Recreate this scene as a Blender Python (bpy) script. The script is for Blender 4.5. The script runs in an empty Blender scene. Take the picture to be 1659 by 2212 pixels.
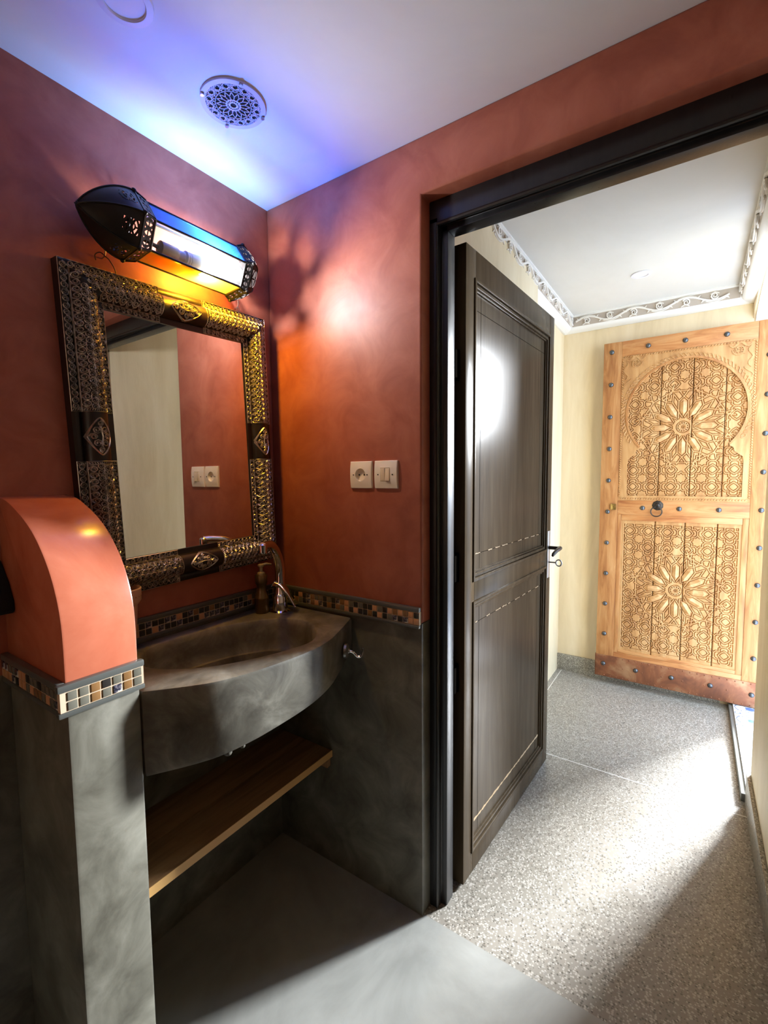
import bpy, bmesh, math, random
import numpy as np
from mathutils import Matrix, Vector

PI = math.pi
random.seed(7)
rng = np.random.default_rng(7)
S = bpy.context.scene
COL = S.collection

# ------------------------------------------------------------------ camera
F_PX, YAW, PITCH, ROLL = 996.38, 0.5947, -0.0758, -0.0085
CAM = Vector((-1.1389, -1.2420, 1.33))
fw = Vector((math.cos(YAW) * math.cos(PITCH), math.sin(YAW) * math.cos(PITCH), math.sin(PITCH)))
rt = Vector((math.sin(YAW), -math.cos(YAW), 0))
up = rt.cross(fw)
r2 = math.cos(ROLL) * rt + math.sin(ROLL) * up
u2 = -math.sin(ROLL) * rt + math.cos(ROLL) * up
cd = bpy.data.cameras.new('camera')
cd.sensor_fit = 'HORIZONTAL'; cd.sensor_width = 36.0; cd.lens = 36.0 * F_PX / 1659.0
cd.clip_start = 0.02; cd.clip_end = 100
cam = bpy.data.objects.new('camera', cd); COL.objects.link(cam)
cam.matrix_world = Matrix(((r2.x, u2.x, -fw.x, CAM.x), (r2.y, u2.y, -fw.y, CAM.y), (r2.z, u2.z, -fw.z, CAM.z), (0, 0, 0, 1)))
S.camera = cam

# ------------------------------------------------------------------ world, daylight, exposure
w = bpy.data.worlds.new('sky'); S.world = w; w.use_nodes = True
bg = w.node_tree.nodes['Background']
bg.inputs['Color'].default_value = (0.55, 0.73, 1.0, 1); bg.inputs['Strength'].default_value = 4.5

def area(name, loc, rot, sx, sy, power, color):
    d = bpy.data.lights.new(name, 'AREA'); d.shape = 'RECTANGLE'; d.size = sx; d.size_y = sy
    d.energy = power; d.color = color
    o = bpy.data.objects.new(name, d); COL.objects.link(o); o.location = loc; o.rotation_euler = rot
    return o
# daylight of the open courtyard in front of the entrance door
dl = area('courtyard_daylight', (6.3, -3.85, 2.9), (0, 0, 0), 1.15, 1.6, 2400, (0.90, 0.95, 1.0))
dl.rotation_euler = (Vector((0.2, -1.0, 0.5)) - dl.location).to_track_quat('-Z', 'Y').to_euler()

S.view_settings.view_transform = 'Standard'
S.view_settings.look = 'None'
S.view_settings.gamma = 1.0
S.view_settings.use_curve_mapping = False
S.view_settings.exposure = 1.0
S.cycles.max_bounces = 12
S.cycles.diffuse_bounces = 8
S.cycles.transparent_max_bounces = 12
S.cycles.sample_clamp_indirect = 8.0
S.cycles.caustics_reflective = False
S.cycles.caustics_refractive = False

# ------------------------------------------------------------------ materials
MATS = {}
def new_mat(name):
    m = bpy.data.materials.new(name); m.use_nodes = True
    MATS[name] = m
    nt = m.node_tree; b = nt.nodes['Principled BSDF']
    return m, nt, b
def N(nt, t, **kw):
    n = nt.nodes.new(t)
    for k, v in kw.items():
        if k.startswith('i_'):
            n.inputs[k[2:].replace('_', ' ')].default_value = v
        else:
            setattr(n, k, v)
    return n
def L(nt, a, b): nt.links.new(a, b)
def ramp(nt, stops):
    r = nt.nodes.new('ShaderNodeValToRGB')
    e = r.color_ramp.elements
    while len(e) < len(stops): e.new(0.5)
    for i, (p, c) in enumerate(stops):
        e[i].position = p; e[i].color = (*c, 1) if len(c) == 3 else c
    return r
def coords(nt, scale=(1, 1, 1)):
    tc = N(nt, 'ShaderNodeTexCoord'); mp = N(nt, 'ShaderNodeMapping')
    mp.inputs['Scale'].default_value = scale
    L(nt, tc.outputs['Object'], mp.inputs['Vector'])
    return mp.outputs['Vector']
def noise(nt, vec, scale, detail=6, rough=0.55, dist=0.0):
    n = N(nt, 'ShaderNodeTexNoise'); n.inputs['Scale'].default_value = scale
    n.inputs['Detail'].default_value = detail; n.inputs['Roughness'].default_value = rough
    n.inputs['Distortion'].default_value = dist
    L(nt, vec, n.inputs['Vector']); return n.outputs['Fac']
def bump(nt, b, h, strength, dist=0.002):
    n = N(nt, 'ShaderNodeBump'); n.inputs['Strength'].default_value = strength; n.inputs['Distance'].default_value = dist
    L(nt, h, n.inputs['Height']); L(nt, n.outputs['Normal'], b.inputs['Normal'])
def plain(name, col, rough=0.5, metal=0.0, spec=0.5, coat=0.0):
    m, nt, b = new_mat(name)
    b.inputs['Base Color'].default_value = (*col, 1); b.inputs['Roughness'].default_value = rough
    b.inputs['Metallic'].default_value = metal; b.inputs['Specular IOR Level'].default_value = spec
    b.inputs['Coat Weight'].default_value = coat
    return m
def mottled(name, stops, scale=5.0, rough=(0.3, 0.5), stretch=(1, 1, 1), bstr=0.15, bscale=30, detail=8, dist=0.6, metal=0.0, spec=0.5):
    m, nt, b = new_mat(name)
    v = coords(nt, stretch)
    f = noise(nt, v, scale, detail, 0.62, dist)
    stops = [(0.5 + (p - 0.5) * 0.70, c) for p, c in stops]
    r = ramp(nt, stops); L(nt, f, r.inputs['Fac']); L(nt, r.outputs['Color'], b.inputs['Base Color'])
    f2 = noise(nt, v, scale * 2.3, 4)
    mr = N(nt, 'ShaderNodeMapRange'); mr.inputs['To Min'].default_value = rough[0]; mr.inputs['To Max'].default_value = rough[1]
    L(nt, f2, mr.inputs['Value']); L(nt, mr.outputs['Result'], b.inputs['Roughness'])
    f3 = noise(nt, v, bscale, 5)
    bump(nt, b, f3, bstr)
    b.inputs['Metallic'].default_value = metal; b.inputs['Specular IOR Level'].default_value = spec
    return m

RED = [(0.25, (0.325, 0.084, 0.047)), (0.5, (0.395, 0.114, 0.064)), (0.75, (0.455, 0.146, 0.086))]
mottled('tadelakt_red', RED, 8.0, (0.42, 0.56), bstr=0.12, bscale=14)
mottled('tadelakt_coral', [(0.25, (0.42, 0.105, 0.054)), (0.5, (0.50, 0.145, 0.078)), (0.78, (0.58, 0.19, 0.11))], 5.0, (0.18, 0.3), bstr=0.08, bscale=12)
mottled('tadelakt_grey', [(0.22, (0.068, 0.062, 0.045)), (0.5, (0.138, 0.130, 0.100)), (0.78, (0.22, 0.21, 0.168))], 8.0, (0.34, 0.55), bstr=0.15, bscale=26)
mottled('sink_concrete', [(0.22, (0.042, 0.036, 0.026)), (0.5, (0.125, 0.115, 0.090)), (0.78, (0.25, 0.24, 0.195))], 9.5, (0.36, 0.6), bstr=0.2, bscale=34)
mottled('floor_concrete', [(0.25, (0.22, 0.22, 0.20)), (0.5, (0.29, 0.29, 0.265)), (0.78, (0.36, 0.36, 0.335))], 3.0, (0.28, 0.5), bstr=0.08, bscale=18)
mottled('ceiling_white', [(0.3, (0.74, 0.74, 0.74)), (0.7, (0.80, 0.80, 0.79))], 2.0, (0.7, 0.9), bstr=0.05, bscale=8)
mottled('hall_ceiling_white', [(0.3, (0.60, 0.59, 0.555)), (0.7, (0.65, 0.64, 0.61))], 1.6, (0.6, 0.85), bstr=0.05, bscale=8)
mottled('cream_plaster', [(0.25, (0.66, 0.54, 0.34)), (0.5, (0.74, 0.62, 0.41)), (0.78, (0.80, 0.69, 0.49))], 3.0, (0.4, 0.6), stretch=(2.2, 2.2, 0.45), bstr=0.45, bscale=26)
plain('plaster_white', (0.76, 0.75, 0.72), 0.6)
plain('plaster_relief', (0.76, 0.73, 0.68), 0.6)
plain('plaster_shade', (0.44, 0.38, 0.32), 0.7)  # taupe for the shade between the cornice scrolls
mottled('black_lacquer', [(0.3, (0.010, 0.010, 0.011)), (0.7, (0.016, 0.015, 0.015))], 6, (0.22, 0.4), stretch=(6, 6, 0.6), bstr=0.1, bscale=30)
mottled('dark_door_paint', [(0.25, (0.060, 0.043, 0.026)), (0.55, (0.078, 0.057, 0.035)), (0.8, (0.096, 0.072, 0.045))], 5, (0.19, 0.25), stretch=(7, 7, 0.55), bstr=0.02, bscale=22, spec=0.03)
plain('bare_wood_wear', (0.55, 0.40, 0.24), 0.7)
plain('groove_black', (0.006, 0.005, 0.004), 0.6, 0.0, 0.0)
mottled('pine_door', [(0.2, (0.26, 0.090, 0.024)), (0.5, (0.41, 0.18, 0.055)), (0.8, (0.52, 0.28, 0.11))], 4.5, (0.42, 0.62), stretch=(6, 6, 0.7), bstr=0.2, bscale=24, dist=1.2)
mottled('pine_rail', [(0.2, (0.28, 0.085, 0.022)), (0.5, (0.45, 0.19, 0.06)), (0.8, (0.56, 0.30, 0.12))], 4.0, (0.40, 0.6), stretch=(6, 0.8, 6), bstr=0.2, bscale=24, dist=1.2)
mottled('pine_carved', [(0.2, (0.32, 0.14, 0.042)), (0.5, (0.46, 0.24, 0.085)), (0.8, (0.56, 0.34, 0.15))], 3.5, (0.45, 0.65), stretch=(5, 5, 0.8), bstr=0.15, bscale=26, dist=0.8)
mottled('rust_plate', [(0.25, (0.13, 0.045, 0.022)), (0.5, (0.24, 0.085, 0.035)), (0.8, (0.42, 0.24, 0.12))], 7, (0.4, 0.65), bstr=0.2, bscale=40, metal=0.25)
plain('iron_stud', (0.11, 0.115, 0.12), 0.35, 0.85)
plain('iron_dark', (0.05, 0.042, 0.036), 0.42, 0.8)
plain('brass', (0.62, 0.44, 0.16), 0.3, 1.0)
plain('chrome', (0.82, 0.82, 0.84), 0.08, 1.0)
plain('dull_steel', (0.42, 0.41, 0.39), 0.35, 0.9)
plain('bronze', (0.17, 0.115, 0.055), 0.36, 0.85)
plain('bronze_light', (0.42, 0.36, 0.24), 0.4, 0.6)
plain('mirror_glass', (0.93, 0.94, 0.93), 0.0, 1.0)
plain('frame_leather', (0.011, 0.006, 0.005), 0.36)
mottled('pewter', [(0.3, (0.48, 0.44, 0.39)), (0.7, (0.78, 0.74, 0.68))], 60, (0.26, 0.42), bstr=0.1, bscale=120, metal=1.0)
plain('lantern_iron', (0.014, 0.012, 0.011), 0.45, 0.4)
plain('plug_ivory', (0.80, 0.73, 0.60), 0.35)
plain('plug_ivory_key', (0.72, 0.62, 0.44), 0.4)
plain('hole_black', (0.004, 0.004, 0.004), 0.8)
plain('vent_metal', (0.62, 0.58, 0.60), 0.45, 0.0)
plain('light_trim', (0.70, 0.69, 0.74), 0.5)
plain('light_lens', (0.78, 0.80, 0.86), 0.35)
plain('bulb_base', (0.75, 0.75, 0.73), 0.4)
plain('terracotta', (0.60, 0.38, 0.24), 0.6)
plain('terracotta_deco', (0.34, 0.15, 0.06), 0.6)
mottled('shelf_wood', [(0.25, (0.20, 0.105, 0.045)), (0.5, (0.30, 0.165, 0.072)), (0.8, (0.40, 0.235, 0.11))], 4, (0.4, 0.6), stretch=(0.8, 8, 8), bstr=0.12, bscale=20)
plain('shelf_edge', (0.66, 0.38, 0.13), 0.5)
plain('grout', (0.52, 0.40, 0.27), 0.8)
plain('listello', (0.085, 0.088, 0.080), 0.28)
plain('tile_black', (0.030, 0.027, 0.024), 0.12)
plain('tile_brown', (0.22, 0.115, 0.045), 0.14)
plain('tile_tan', (0.52, 0.27, 0.13), 0.3)
plain('tile_slate', (0.135, 0.128, 0.100), 0.16)
mottled('tile_marble', [(0.42, (0.03, 0.028, 0.045)), (0.55, (0.22, 0.20, 0.22)), (0.62, (0.55, 0.52, 0.46))], 90, (0.1, 0.2), bstr=0.0, detail=3)
plain('pipe_white', (0.55, 0.55, 0.53), 0.45)
plain('step_grey', (0.16, 0.16, 0.145), 0.5)
plain('joint_strip', (0.80, 0.79, 0.74), 0.5)

def terrazzo(name, c0, c1, chip_l, chip_d):
    m, nt, b = new_mat(name)
    v = coords(nt)
    vo = N(nt, 'ShaderNodeTexVoronoi'); vo.inputs['Scale'].default_value = 165; vo.inputs['Randomness'].default_value = 1
    L(nt, v, vo.inputs['Vector'])
    big = noise(nt, v, 2.2, 5)
    r0 = ramp(nt, [(0.3, c0), (0.7, c1)]); L(nt, big, r0.inputs['Fac'])
    sep = N(nt, 'ShaderNodeSeparateColor'); L(nt, vo.outputs['Color'], sep.inputs['Color'])
    rl = ramp(nt, [(0.52, (0, 0, 0)), (0.60, (1, 1, 1))]); L(nt, sep.outputs['Red'], rl.inputs['Fac'])
    rd = ramp(nt, [(0.20, (1, 1, 1)), (0.26, (0, 0, 0))]); L(nt, sep.outputs['Red'], rd.inputs['Fac'])
    edge = ramp(nt, [(0.0, (1, 1, 1)), (0.42, (1, 1, 1)), (0.55, (0, 0, 0))]); L(nt, vo.outputs['Distance'], edge.inputs['Fac'])
    def mixc(fac, a, col):
        mx = N(nt, 'ShaderNodeMix'); mx.data_type = 'RGBA'
        mul = N(nt, 'ShaderNodeMath'); mul.operation = 'MULTIPLY'
        L(nt, fac, mul.inputs[0]); L(nt, edge.outputs['Color'], mul.inputs[1])
        L(nt, mul.outputs[0], mx.inputs[0]); L(nt, a, mx.inputs[6]); mx.inputs[7].default_value = (*col, 1)
        return mx.outputs[2]
    a = mixc(rl.outputs['Color'], r0.outputs['Color'], chip_l)
    a = mixc(rd.outputs['Color'], a, chip_d)
    L(nt, a, b.inputs['Base Color'])
    rr = N(nt, 'ShaderNodeMapRange'); rr.inputs['To Min'].default_value = 0.22; rr.inputs['To Max'].default_value = 0.45
    L(nt, noise(nt, v, 9, 4), rr.inputs['Value']); L(nt, rr.outputs['Result'], b.inputs['Roughness'])
    return m
terrazzo('terrazzo', (0.235, 0.215, 0.178), (0.30, 0.275, 0.235), (0.46, 0.43, 0.38), (0.13, 0.117, 0.096))
terrazzo('terrazzo_skirting', (0.20, 0.185, 0.15), (0.27, 0.25, 0.21), (0.46, 0.43, 0.37), (0.06, 0.055, 0.05))

def printed_tile(name):
    m, nt, b = new_mat(name)
    tc = N(nt, 'ShaderNodeTexCoord')
    sub = N(nt, 'ShaderNodeVectorMath'); sub.operation = 'ABSOLUTE'; L(nt, tc.outputs['Object'], sub.inputs[0])
    n1 = N(nt, 'ShaderNodeTexNoise'); n1.inputs['Scale'].default_value = 26; n1.inputs['Detail'].default_value = 1.5
    L(nt, sub.outputs[0], n1.inputs['Vector'])
    lines = ramp(nt, [(0.47, (0.82, 0.85, 0.9)), (0.49, (0.10, 0.14, 0.26)), (0.515, (0.16, 0.2, 0.32)), (0.535, (0.82, 0.85, 0.9))])
    L(nt, n1.outputs['Fac'], lines.inputs['Fac'])
    ln = N(nt, 'ShaderNodeVectorMath'); ln.operation = 'LENGTH'; L(nt, tc.outputs['Object'], ln.inputs[0])
    st = ramp(nt, [(0.022, (1, 1, 1)), (0.026, (0, 0, 0))]); L(nt, ln.outputs['Value'], st.inputs['Fac'])
    mx = N(nt, 'ShaderNodeMix'); mx.data_type = 'RGBA'
    L(nt, st.outputs['Color'], mx.inputs[0]); L(nt, lines.outputs['Color'], mx.inputs[6]); mx.inputs[7].default_value = (0.10, 0.18, 0.45, 1)
    L(nt, mx.outputs[2], b.inputs['Base Color']); b.inputs['Roughness'].default_value = 0.3
printed_tile('printed_tile')

def glass_pane(name, tint, gloss=0.08, haze=0.0, hazecol=(1, 1, 1)):
    m = bpy.data.materials.new(name); m.use_nodes = True; MATS[name] = m
    nt = m.node_tree; nt.nodes.clear()
    out = N(nt, 'ShaderNodeOutputMaterial')
    tr = N(nt, 'ShaderNodeBsdfTransparent'); tr.inputs['Color'].default_value = (*tint, 1)
    gl = N(nt, 'ShaderNodeBsdfGlossy'); gl.inputs['Roughness'].default_value = 0.08
    tl = N(nt, 'ShaderNodeBsdfTranslucent'); tl.inputs['Color'].default_value = (*hazecol, 1)
    df = N(nt, 'ShaderNodeBsdfDiffuse'); df.inputs['Color'].default_value = (*hazecol, 1)
    m0 = N(nt, 'ShaderNodeMixShader'); m0.inputs[0].default_value = 0.35; L(nt, tl.outputs[0], m0.inputs[1]); L(nt, df.outputs[0], m0.inputs[2])
    m1 = N(nt, 'ShaderNodeMixShader'); m1.inputs[0].default_value = haze; L(nt, tr.outputs[0], m1.inputs[1]); L(nt, m0.outputs[0], m1.inputs[2])
    m2 = N(nt, 'ShaderNodeMixShader'); m2.inputs[0].default_value = gloss; L(nt, m1.outputs[0], m2.inputs[1]); L(nt, gl.outputs[0], m2.inputs[2])
    L(nt, m2.outputs[0], out.inputs['Surface'])
    return m
glass_pane('glass_clear', (0.90, 0.94, 0.93), 0.06, 0.04, (0.85, 0.9, 0.9))
glass_pane('glass_blue', (0.06, 0.22, 1.0), 0.05, 0.30, (0.015, 0.11, 0.85))
glass_pane('glass_pale_blue', (0.20, 0.42, 1.0), 0.06, 0.2, (0.15, 0.35, 0.9))
glass_pane('glass_amber_deep', (0.55, 0.22, 0.02), 0.05, 0.35, (0.5, 0.2, 0.01))
glass_pane('glass_amber', (0.95, 0.48, 0.015), 0.05, 0.35, (0.90, 0.45, 0.015))

def emitter(name, col, strength):
    m = bpy.data.materials.new(name); m.use_nodes = True; MATS[name] = m
    nt = m.node_tree; nt.nodes.clear()
    out = N(nt, 'ShaderNodeOutputMaterial'); e = N(nt, 'ShaderNodeEmission')
    e.inputs['Color'].default_value = (*col, 1); e.inputs['Strength'].default_value = strength
    L(nt, e.outputs[0], out.inputs['Surface'])
emitter('bulb_glow', (0.95, 0.95, 1.0), 450)

# ------------------------------------------------------------------ mesh building
class MB:
    def __init__(s): s.v = []; s.f = []
    def add(s, vs, fs):
        o = len(s.v); s.v += [tuple(map(float, p)) for p in vs]; s.f += [tuple(i + o for i in f) for f in fs]; return s
    def box(s, a, b):
        x0, y0, z0 = (min(a[i], b[i]) for i in range(3)); x1, y1, z1 = (max(a[i], b[i]) for i in range(3))
        return s.add([(x0,y0,z0),(x1,y0,z0),(x1,y1,z0),(x0,y1,z0),(x0,y0,z1),(x1,y0,z1),(x1,y1,z1),(x0,y1,z1)],
                     [(0,3,2,1),(4,5,6,7),(0,1,5,4),(1,2,6,5),(2,3,7,6),(3,0,4,7)])
    def prism(s, poly, lo, hi, fn):
        """poly 2D, extruded lo..hi; fn(a,b,c)->xyz"""
        n = len(poly)
        return s.add([fn(a, b, lo) for a, b in poly] + [fn(a, b, hi) for a, b in poly],
                     [tuple(range(n))[::-1], tuple(range(n, 2 * n))] + [(i, (i + 1) % n, n + (i + 1) % n, n + i) for i in range(n)])
    def tube(s, pts, r, seg=8, closed=False, caps=True):
        P = [Vector(p) for p in pts]; n = len(P)
        R = r if hasattr(r, '__len__') else [r] * n
        vs = []; prev = None
        for i in range(n):
            if closed: t = P[(i + 1) % n] - P[i - 1]
            else: t = P[min(i + 1, n - 1)] - P[max(i - 1, 0)]
            t.normalize()
            if prev is None:
                a = Vector((0, 0, 1)) if abs(t.z) < 0.9 else Vector((1, 0, 0))
                x = t.cross(a).normalized()
            else:
                x = (prev - t * prev.dot(t)).normalized()
            prev = x; y = t.cross(x)
            for k in range(seg):
                an = 2 * PI * k / seg
                vs.append(P[i] + (x * math.cos(an) + y * math.sin(an)) * R[i])
        fs = []
        m = n if closed else n - 1
        for i in range(m):
            j = (i + 1) % n
            for k in range(seg):
                fs.append((i * seg + k, i * seg + (k + 1) % seg, j * seg + (k + 1) % seg, j * seg + k))
        if caps and not closed:
            fs.append(tuple(range(seg))[::-1]); fs.append(tuple((n - 1) * seg + k for k in range(seg)))
        return s.add(vs, fs)
    def lathe(s, prof, center, axis='z', seg=28, caps=True, M=None):
        """prof list of (r, h)"""
        vs = []
        c = Vector(center)
        for r, h in prof:
            for k in range(seg):
                a = 2 * PI * k / seg
                p = Vector((r * math.cos(a), r * math.sin(a), h))
                if axis == 'x': p = Vector((p.z, p.x, p.y))
                elif axis == 'y': p = Vector((p.x, p.z, p.y))
                if M is not None: p = M @ p
                vs.append(c + p)
        fs = []
        for i in range(len(prof) - 1):
            for k in range(seg):
                fs.append((i * seg + k, i * seg + (k + 1) % seg, (i + 1) * seg + (k + 1) % seg, (i + 1) * seg + k))
        if caps:
            fs.append(tuple(range(seg))[::-1]); fs.append(tuple((len(prof) - 1) * seg + k for k in range(seg)))
        return s.add(vs, fs)
    def ribbon(s, pts, wd, lo, hi, fn, closed=False, crest=False):
        """2D polyline of width wd, relief from lo to hi, mapped by fn(a,b,h)."""
        P = np.asarray(pts, float); n = len(P)
        if closed: T = np.roll(P, -1, 0) - np.roll(P, 1, 0)
        else:
            T = np.empty_like(P); T[1:-1] = P[2:] - P[:-2]; T[0] = P[1] - P[0]; T[-1] = P[-1] - P[-2]
        T /= (np.linalg.norm(T, axis=1, keepdims=True) + 1e-12)
        Nn = np.stack([-T[:, 1], T[:, 0]], 1)
        W = np.broadcast_to(np.asarray(wd, float), (n,))[:, None] / 2
        A = P + Nn * W; B = P - Nn * W
        vs = []; fs = []
        m = n if closed else n - 1
        if crest:
            for i in range(n):
                vs += [fn(A[i, 0], A[i, 1], lo), fn(P[i, 0], P[i, 1], hi), fn(B[i, 0], B[i, 1], lo)]
            for i in range(m):
                j = (i + 1) % n
                fs += [(3*i, 3*j, 3*j+1, 3*i+1), (3*i+1, 3*j+1, 3*j+2, 3*i+2)]
        else:
            for i in range(n):
                vs += [fn(A[i, 0], A[i, 1], lo), fn(A[i, 0], A[i, 1], hi), fn(B[i, 0], B[i, 1], hi), fn(B[i, 0], B[i, 1], lo)]
            for i in range(m):
                j = (i + 1) % n
                fs += [(4*i, 4*j, 4*j+1, 4*i+1), (4*i+1, 4*j+1, 4*j+2, 4*i+2), (4*i+2, 4*j+2, 4*j+3, 4*i+3), (4*i+3, 4*j+3, 4*j, 4*i)]
            if not closed:
                fs += [(0, 1, 2, 3), (4*n-4, 4*n-1, 4*n-2, 4*n-3)]
        return s.add(vs, fs)

def make_mesh(name, mb, mats, smooth=35, bevel=0, recalc=True, matidx=None):
    me = bpy.data.meshes.new(name)
    me.from_pydata(mb.v, [], mb.f)
    if recalc and len(mb.f) < 60000:
        bm = bmesh.new(); bm.from_mesh(me)
        if matidx is not None:
            for f in bm.faces: f.material_index = matidx[f.index]
        if bevel:
            eds = [e for e in bm.edges if len(e.link_faces) == 2 and e.calc_face_angle(0) > 0.6]
            bmesh.ops.bevel(bm, geom=eds, offset=bevel, segments=2, profile=0.6, affect='EDGES', clamp_overlap=True)
        bmesh.ops.recalc_face_normals(bm, faces=bm.faces)
        bm.to_mesh(me); bm.free()
    for m in (mats if isinstance(mats, (list, tuple)) else [mats]): me.materials.append(MATS[m])
    if smooth:
        me.polygons.foreach_set('use_smooth', [True] * len(me.polygons))
        me.set_sharp_from_angle(angle=math.radians(smooth))
    me.update()
    return me
def link(o, parent=None):
    COL.objects.link(o)
    if parent is not None:
        o.parent = parent
        if parent.type == 'EMPTY': o.matrix_parent_inverse = Matrix.Translation(-parent.location)
    return o
def obj(name, mb, mat, parent=None, smooth=35, bevel=0, label=None, kind=None, **kw):
    o = bpy.data.objects.new(name, make_mesh(name, mb, mat, smooth, bevel, **kw))
    link(o, parent)
    if label: o['label'] = label
    if kind: o['kind'] = kind
    return o
def inst(name, me, loc, rot=(0, 0, 0), parent=None, scale=None):
    o = bpy.data.objects.new(name, me); o.location = loc; o.rotation_euler = rot
    if scale: o.scale = scale
    return link(o, parent)
def thing(name, label, cat, loc=(0, 0, 0), group=None, kind=None):
    o = bpy.data.objects.new(name, None); o.empty_display_size = 0.05; COL.objects.link(o); o.location = loc
    return tag(o, label, cat, group, kind)
def tag(o, label, cat, group=None, kind=None):
    o['label'] = label; o['category'] = cat
    if group: o['group'] = group
    if kind: o['kind'] = kind
    return o
XYZ = lambda a, b, c: (a, b, c)

# ================================================================== the bathroom shell
HC = 2.235      # bathroom ceiling
HH = 2.340      # hall ceiling
BX0, BY0 = -1.95, -1.85   # bathroom far walls behind the camera
ZS = 0.905      # where grey dado meets red plaster

tag(obj('floor', MB().box((BX0, BY0, -0.06), (0.008, 0.0, 0)), 'floor_concrete', smooth=0), 'smooth grey polished concrete floor of the washroom', 'floor', kind='structure')
tag(obj('ceiling', MB().box((BX0, BY0, HC), (0.15, 0.12, HC + 0.05)), 'ceiling_white', smooth=0), 'flat white ceiling of the washroom', 'ceiling', kind='structure')

def two_tone(name, label, boxes_low, boxes_high, upper='tadelakt_red', ul='red polished plaster upper wall'):
    t = thing(name, label, 'wall', kind='structure')
    lo = MB(); hi = MB()
    for a, b in boxes_low: lo.box(a, b)
    for a, b in boxes_high: hi.box(a, b)
    obj('dado', lo, 'tadelakt_grey', t, smooth=0, label='grey polished plaster lower wall')
    obj('upper_plaster', hi, upper, t, smooth=0, label=ul)
    return t
two_tone('wall_back', 'red plaster wall behind the mirror with grey dado below', [((BX0 - .1, 0, -.06), (0.15, 0.12, ZS))], [((BX0 - .1, 0, ZS), (0.15, 0.12, HC))])
two_tone('wall_left', 'unseen plaster wall with grey dado at the far left side, made cream above for fill light', [((BX0 - .1, BY0, -.06), (BX0, 0, ZS))], [((BX0 - .1, BY0, ZS), (BX0, 0, HC))], 'cream_plaster', 'unseen upper wall made cream for fill light')  # unseen walls, here and below: upper parts made pale to add fill light
two_tone('wall_front', 'unseen plaster wall with grey dado behind the viewer, made cream above for fill light', [((BX0 - .1, BY0 - .1, -.06), (0.15, BY0, ZS))], [((BX0 - .1, BY0 - .1, ZS), (0.15, BY0, HC))], 'cream_plaster', 'unseen upper wall made cream for fill light')

# door wall: solid pieces around the opening, rounded red reveal edge
YO0, YO1, ZO = -0.600, -1.530, 2.089
t = thing('wall_right', 'red plaster wall with sockets and the black framed doorway', 'wall', kind='structure')
obj('dado', MB().box((0, YO0, -.06), (0.15, 0, ZS)), 'tadelakt_grey', t, smooth=0, label='grey polished plaster lower wall')
obj('dado', MB().box((0, BY0, -.06), (0.15, YO1, ZS)), 'tadelakt_grey', t, smooth=0, label='grey polished plaster lower wall')
rw = MB()
# L-shaped upper wall as one profile in (y,z)
prof = [(0, ZS), (0, HC), (BY0, HC), (BY0, ZS), (YO1, ZS), (YO1, ZO), (YO0, ZO), (YO0, ZS)]
rw.prism(prof, 0.0, 0.15, lambda a, b, c: (c, a, b))
obj('upper_plaster', rw, 'tadelakt_red', t, smooth=60, bevel=0.006, label='red polished plaster upper wall')
obj('hall_upstand', MB().box((0.0, BY0, HC + .05), (0.15, 0.3, HH + .05)), 'cream_plaster', t, smooth=0)

# ------------------------------------------------------------------ door frame (two rebates)
fr = thing('trim_1', 'black lacquered stepped timber frame lining the doorway', 'door frame', (0.05, YO0, 0), kind='structure')
def jamb_profile(side):
    y0, d = (YO0, -1) if side == 0 else (YO1, 1)
    return [(0.047, y0), (0.047, y0 + d * .028), (0.070, y0 + d * .028), (0.070, y0 + d * .047), (0.114, y0 + d * .047), (0.114, y0 + d * .020), (0.158, y0 + d * .020), (0.158, y0)]
obj('jamb', MB().prism(jamb_profile(0), 0.0, 2.043, XYZ), 'black_lacquer', fr, bevel=0.003, label='hinge side jamb beside the sockets')
obj('jamb', MB().prism(jamb_profile(1), 0.0, 2.043, XYZ), 'black_lacquer', fr, bevel=0.003)
zt = ZO
lp = [(0.047, zt), (0.047, zt - .062), (0.070, zt - .062), (0.070, zt - .080), (0.114, zt - .080), (0.114, zt - .056), (0.158, zt - .056), (0.158, zt)]
obj('lintel', MB().prism(lp, YO1, YO0, lambda a, b, c: (a, c, b)), 'black_lacquer', fr, bevel=0.003)
bd = MB().tube([(0.049, YO0 - .024, 0.0), (0.049, YO0 - .024, zt - .066)], 0.004, 8)
obj('bead', bd, 'black_lacquer', fr)
obj('bead', MB().tube([(0.049, YO1 + .024, zt - .064), (0.049, YO0 - .024, zt - .064)], 0.006, 8), 'black_lacquer', fr)

# ------------------------------------------------------------------ partition beside the sink
PX0, PX1, PYF = -0.785, -0.650, -0.285
prof_pts = [(0.0, 1.295), (-0.05, 1.288), (-0.10, 1.270), (-0.15, 1.246), (-0.19, 1.219), (-0.225, 1.184), (-0.252, 1.147), (-0.272, 1.103), (-0.282, 1.060), (-0.285, 1.015)]
def catmull(P, n=8, closed=False):
    P = [np.array(p, float) for p in P]; out = []
    m = len(P)
    rngi = range(m) if closed else range(m - 1)
    for i in rngi:
        g = (lambda k: P[k % m]) if closed else (lambda k: P[max(0, min(m - 1, k))])
        p0, p1, p2, p3 = g(i - 1), g(i), g(i + 1), g(i + 2)
        for j in range(n):
            s = j / n
            out.append(0.5 * ((2 * p1) + (-p0 + p2) * s + (2 * p0 - 5 * p1 + 4 * p2 - p3) * s * s + (-p0 + 3 * p1 - 3 * p2 + p3) * s ** 3))
    if not closed: out.append(P[-1])
    return out
pt = thing('wall_partition', 'low partition with a rounded coral plaster top beside the sink', 'partition wall', (PX0, -0.14, 0), kind='structure')
pf = catmull(prof_pts, 5)
poly = [(float(a), float(b)) for a, b in pf] + [(PYF, 0.90), (0.0, 0.90)]
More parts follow.
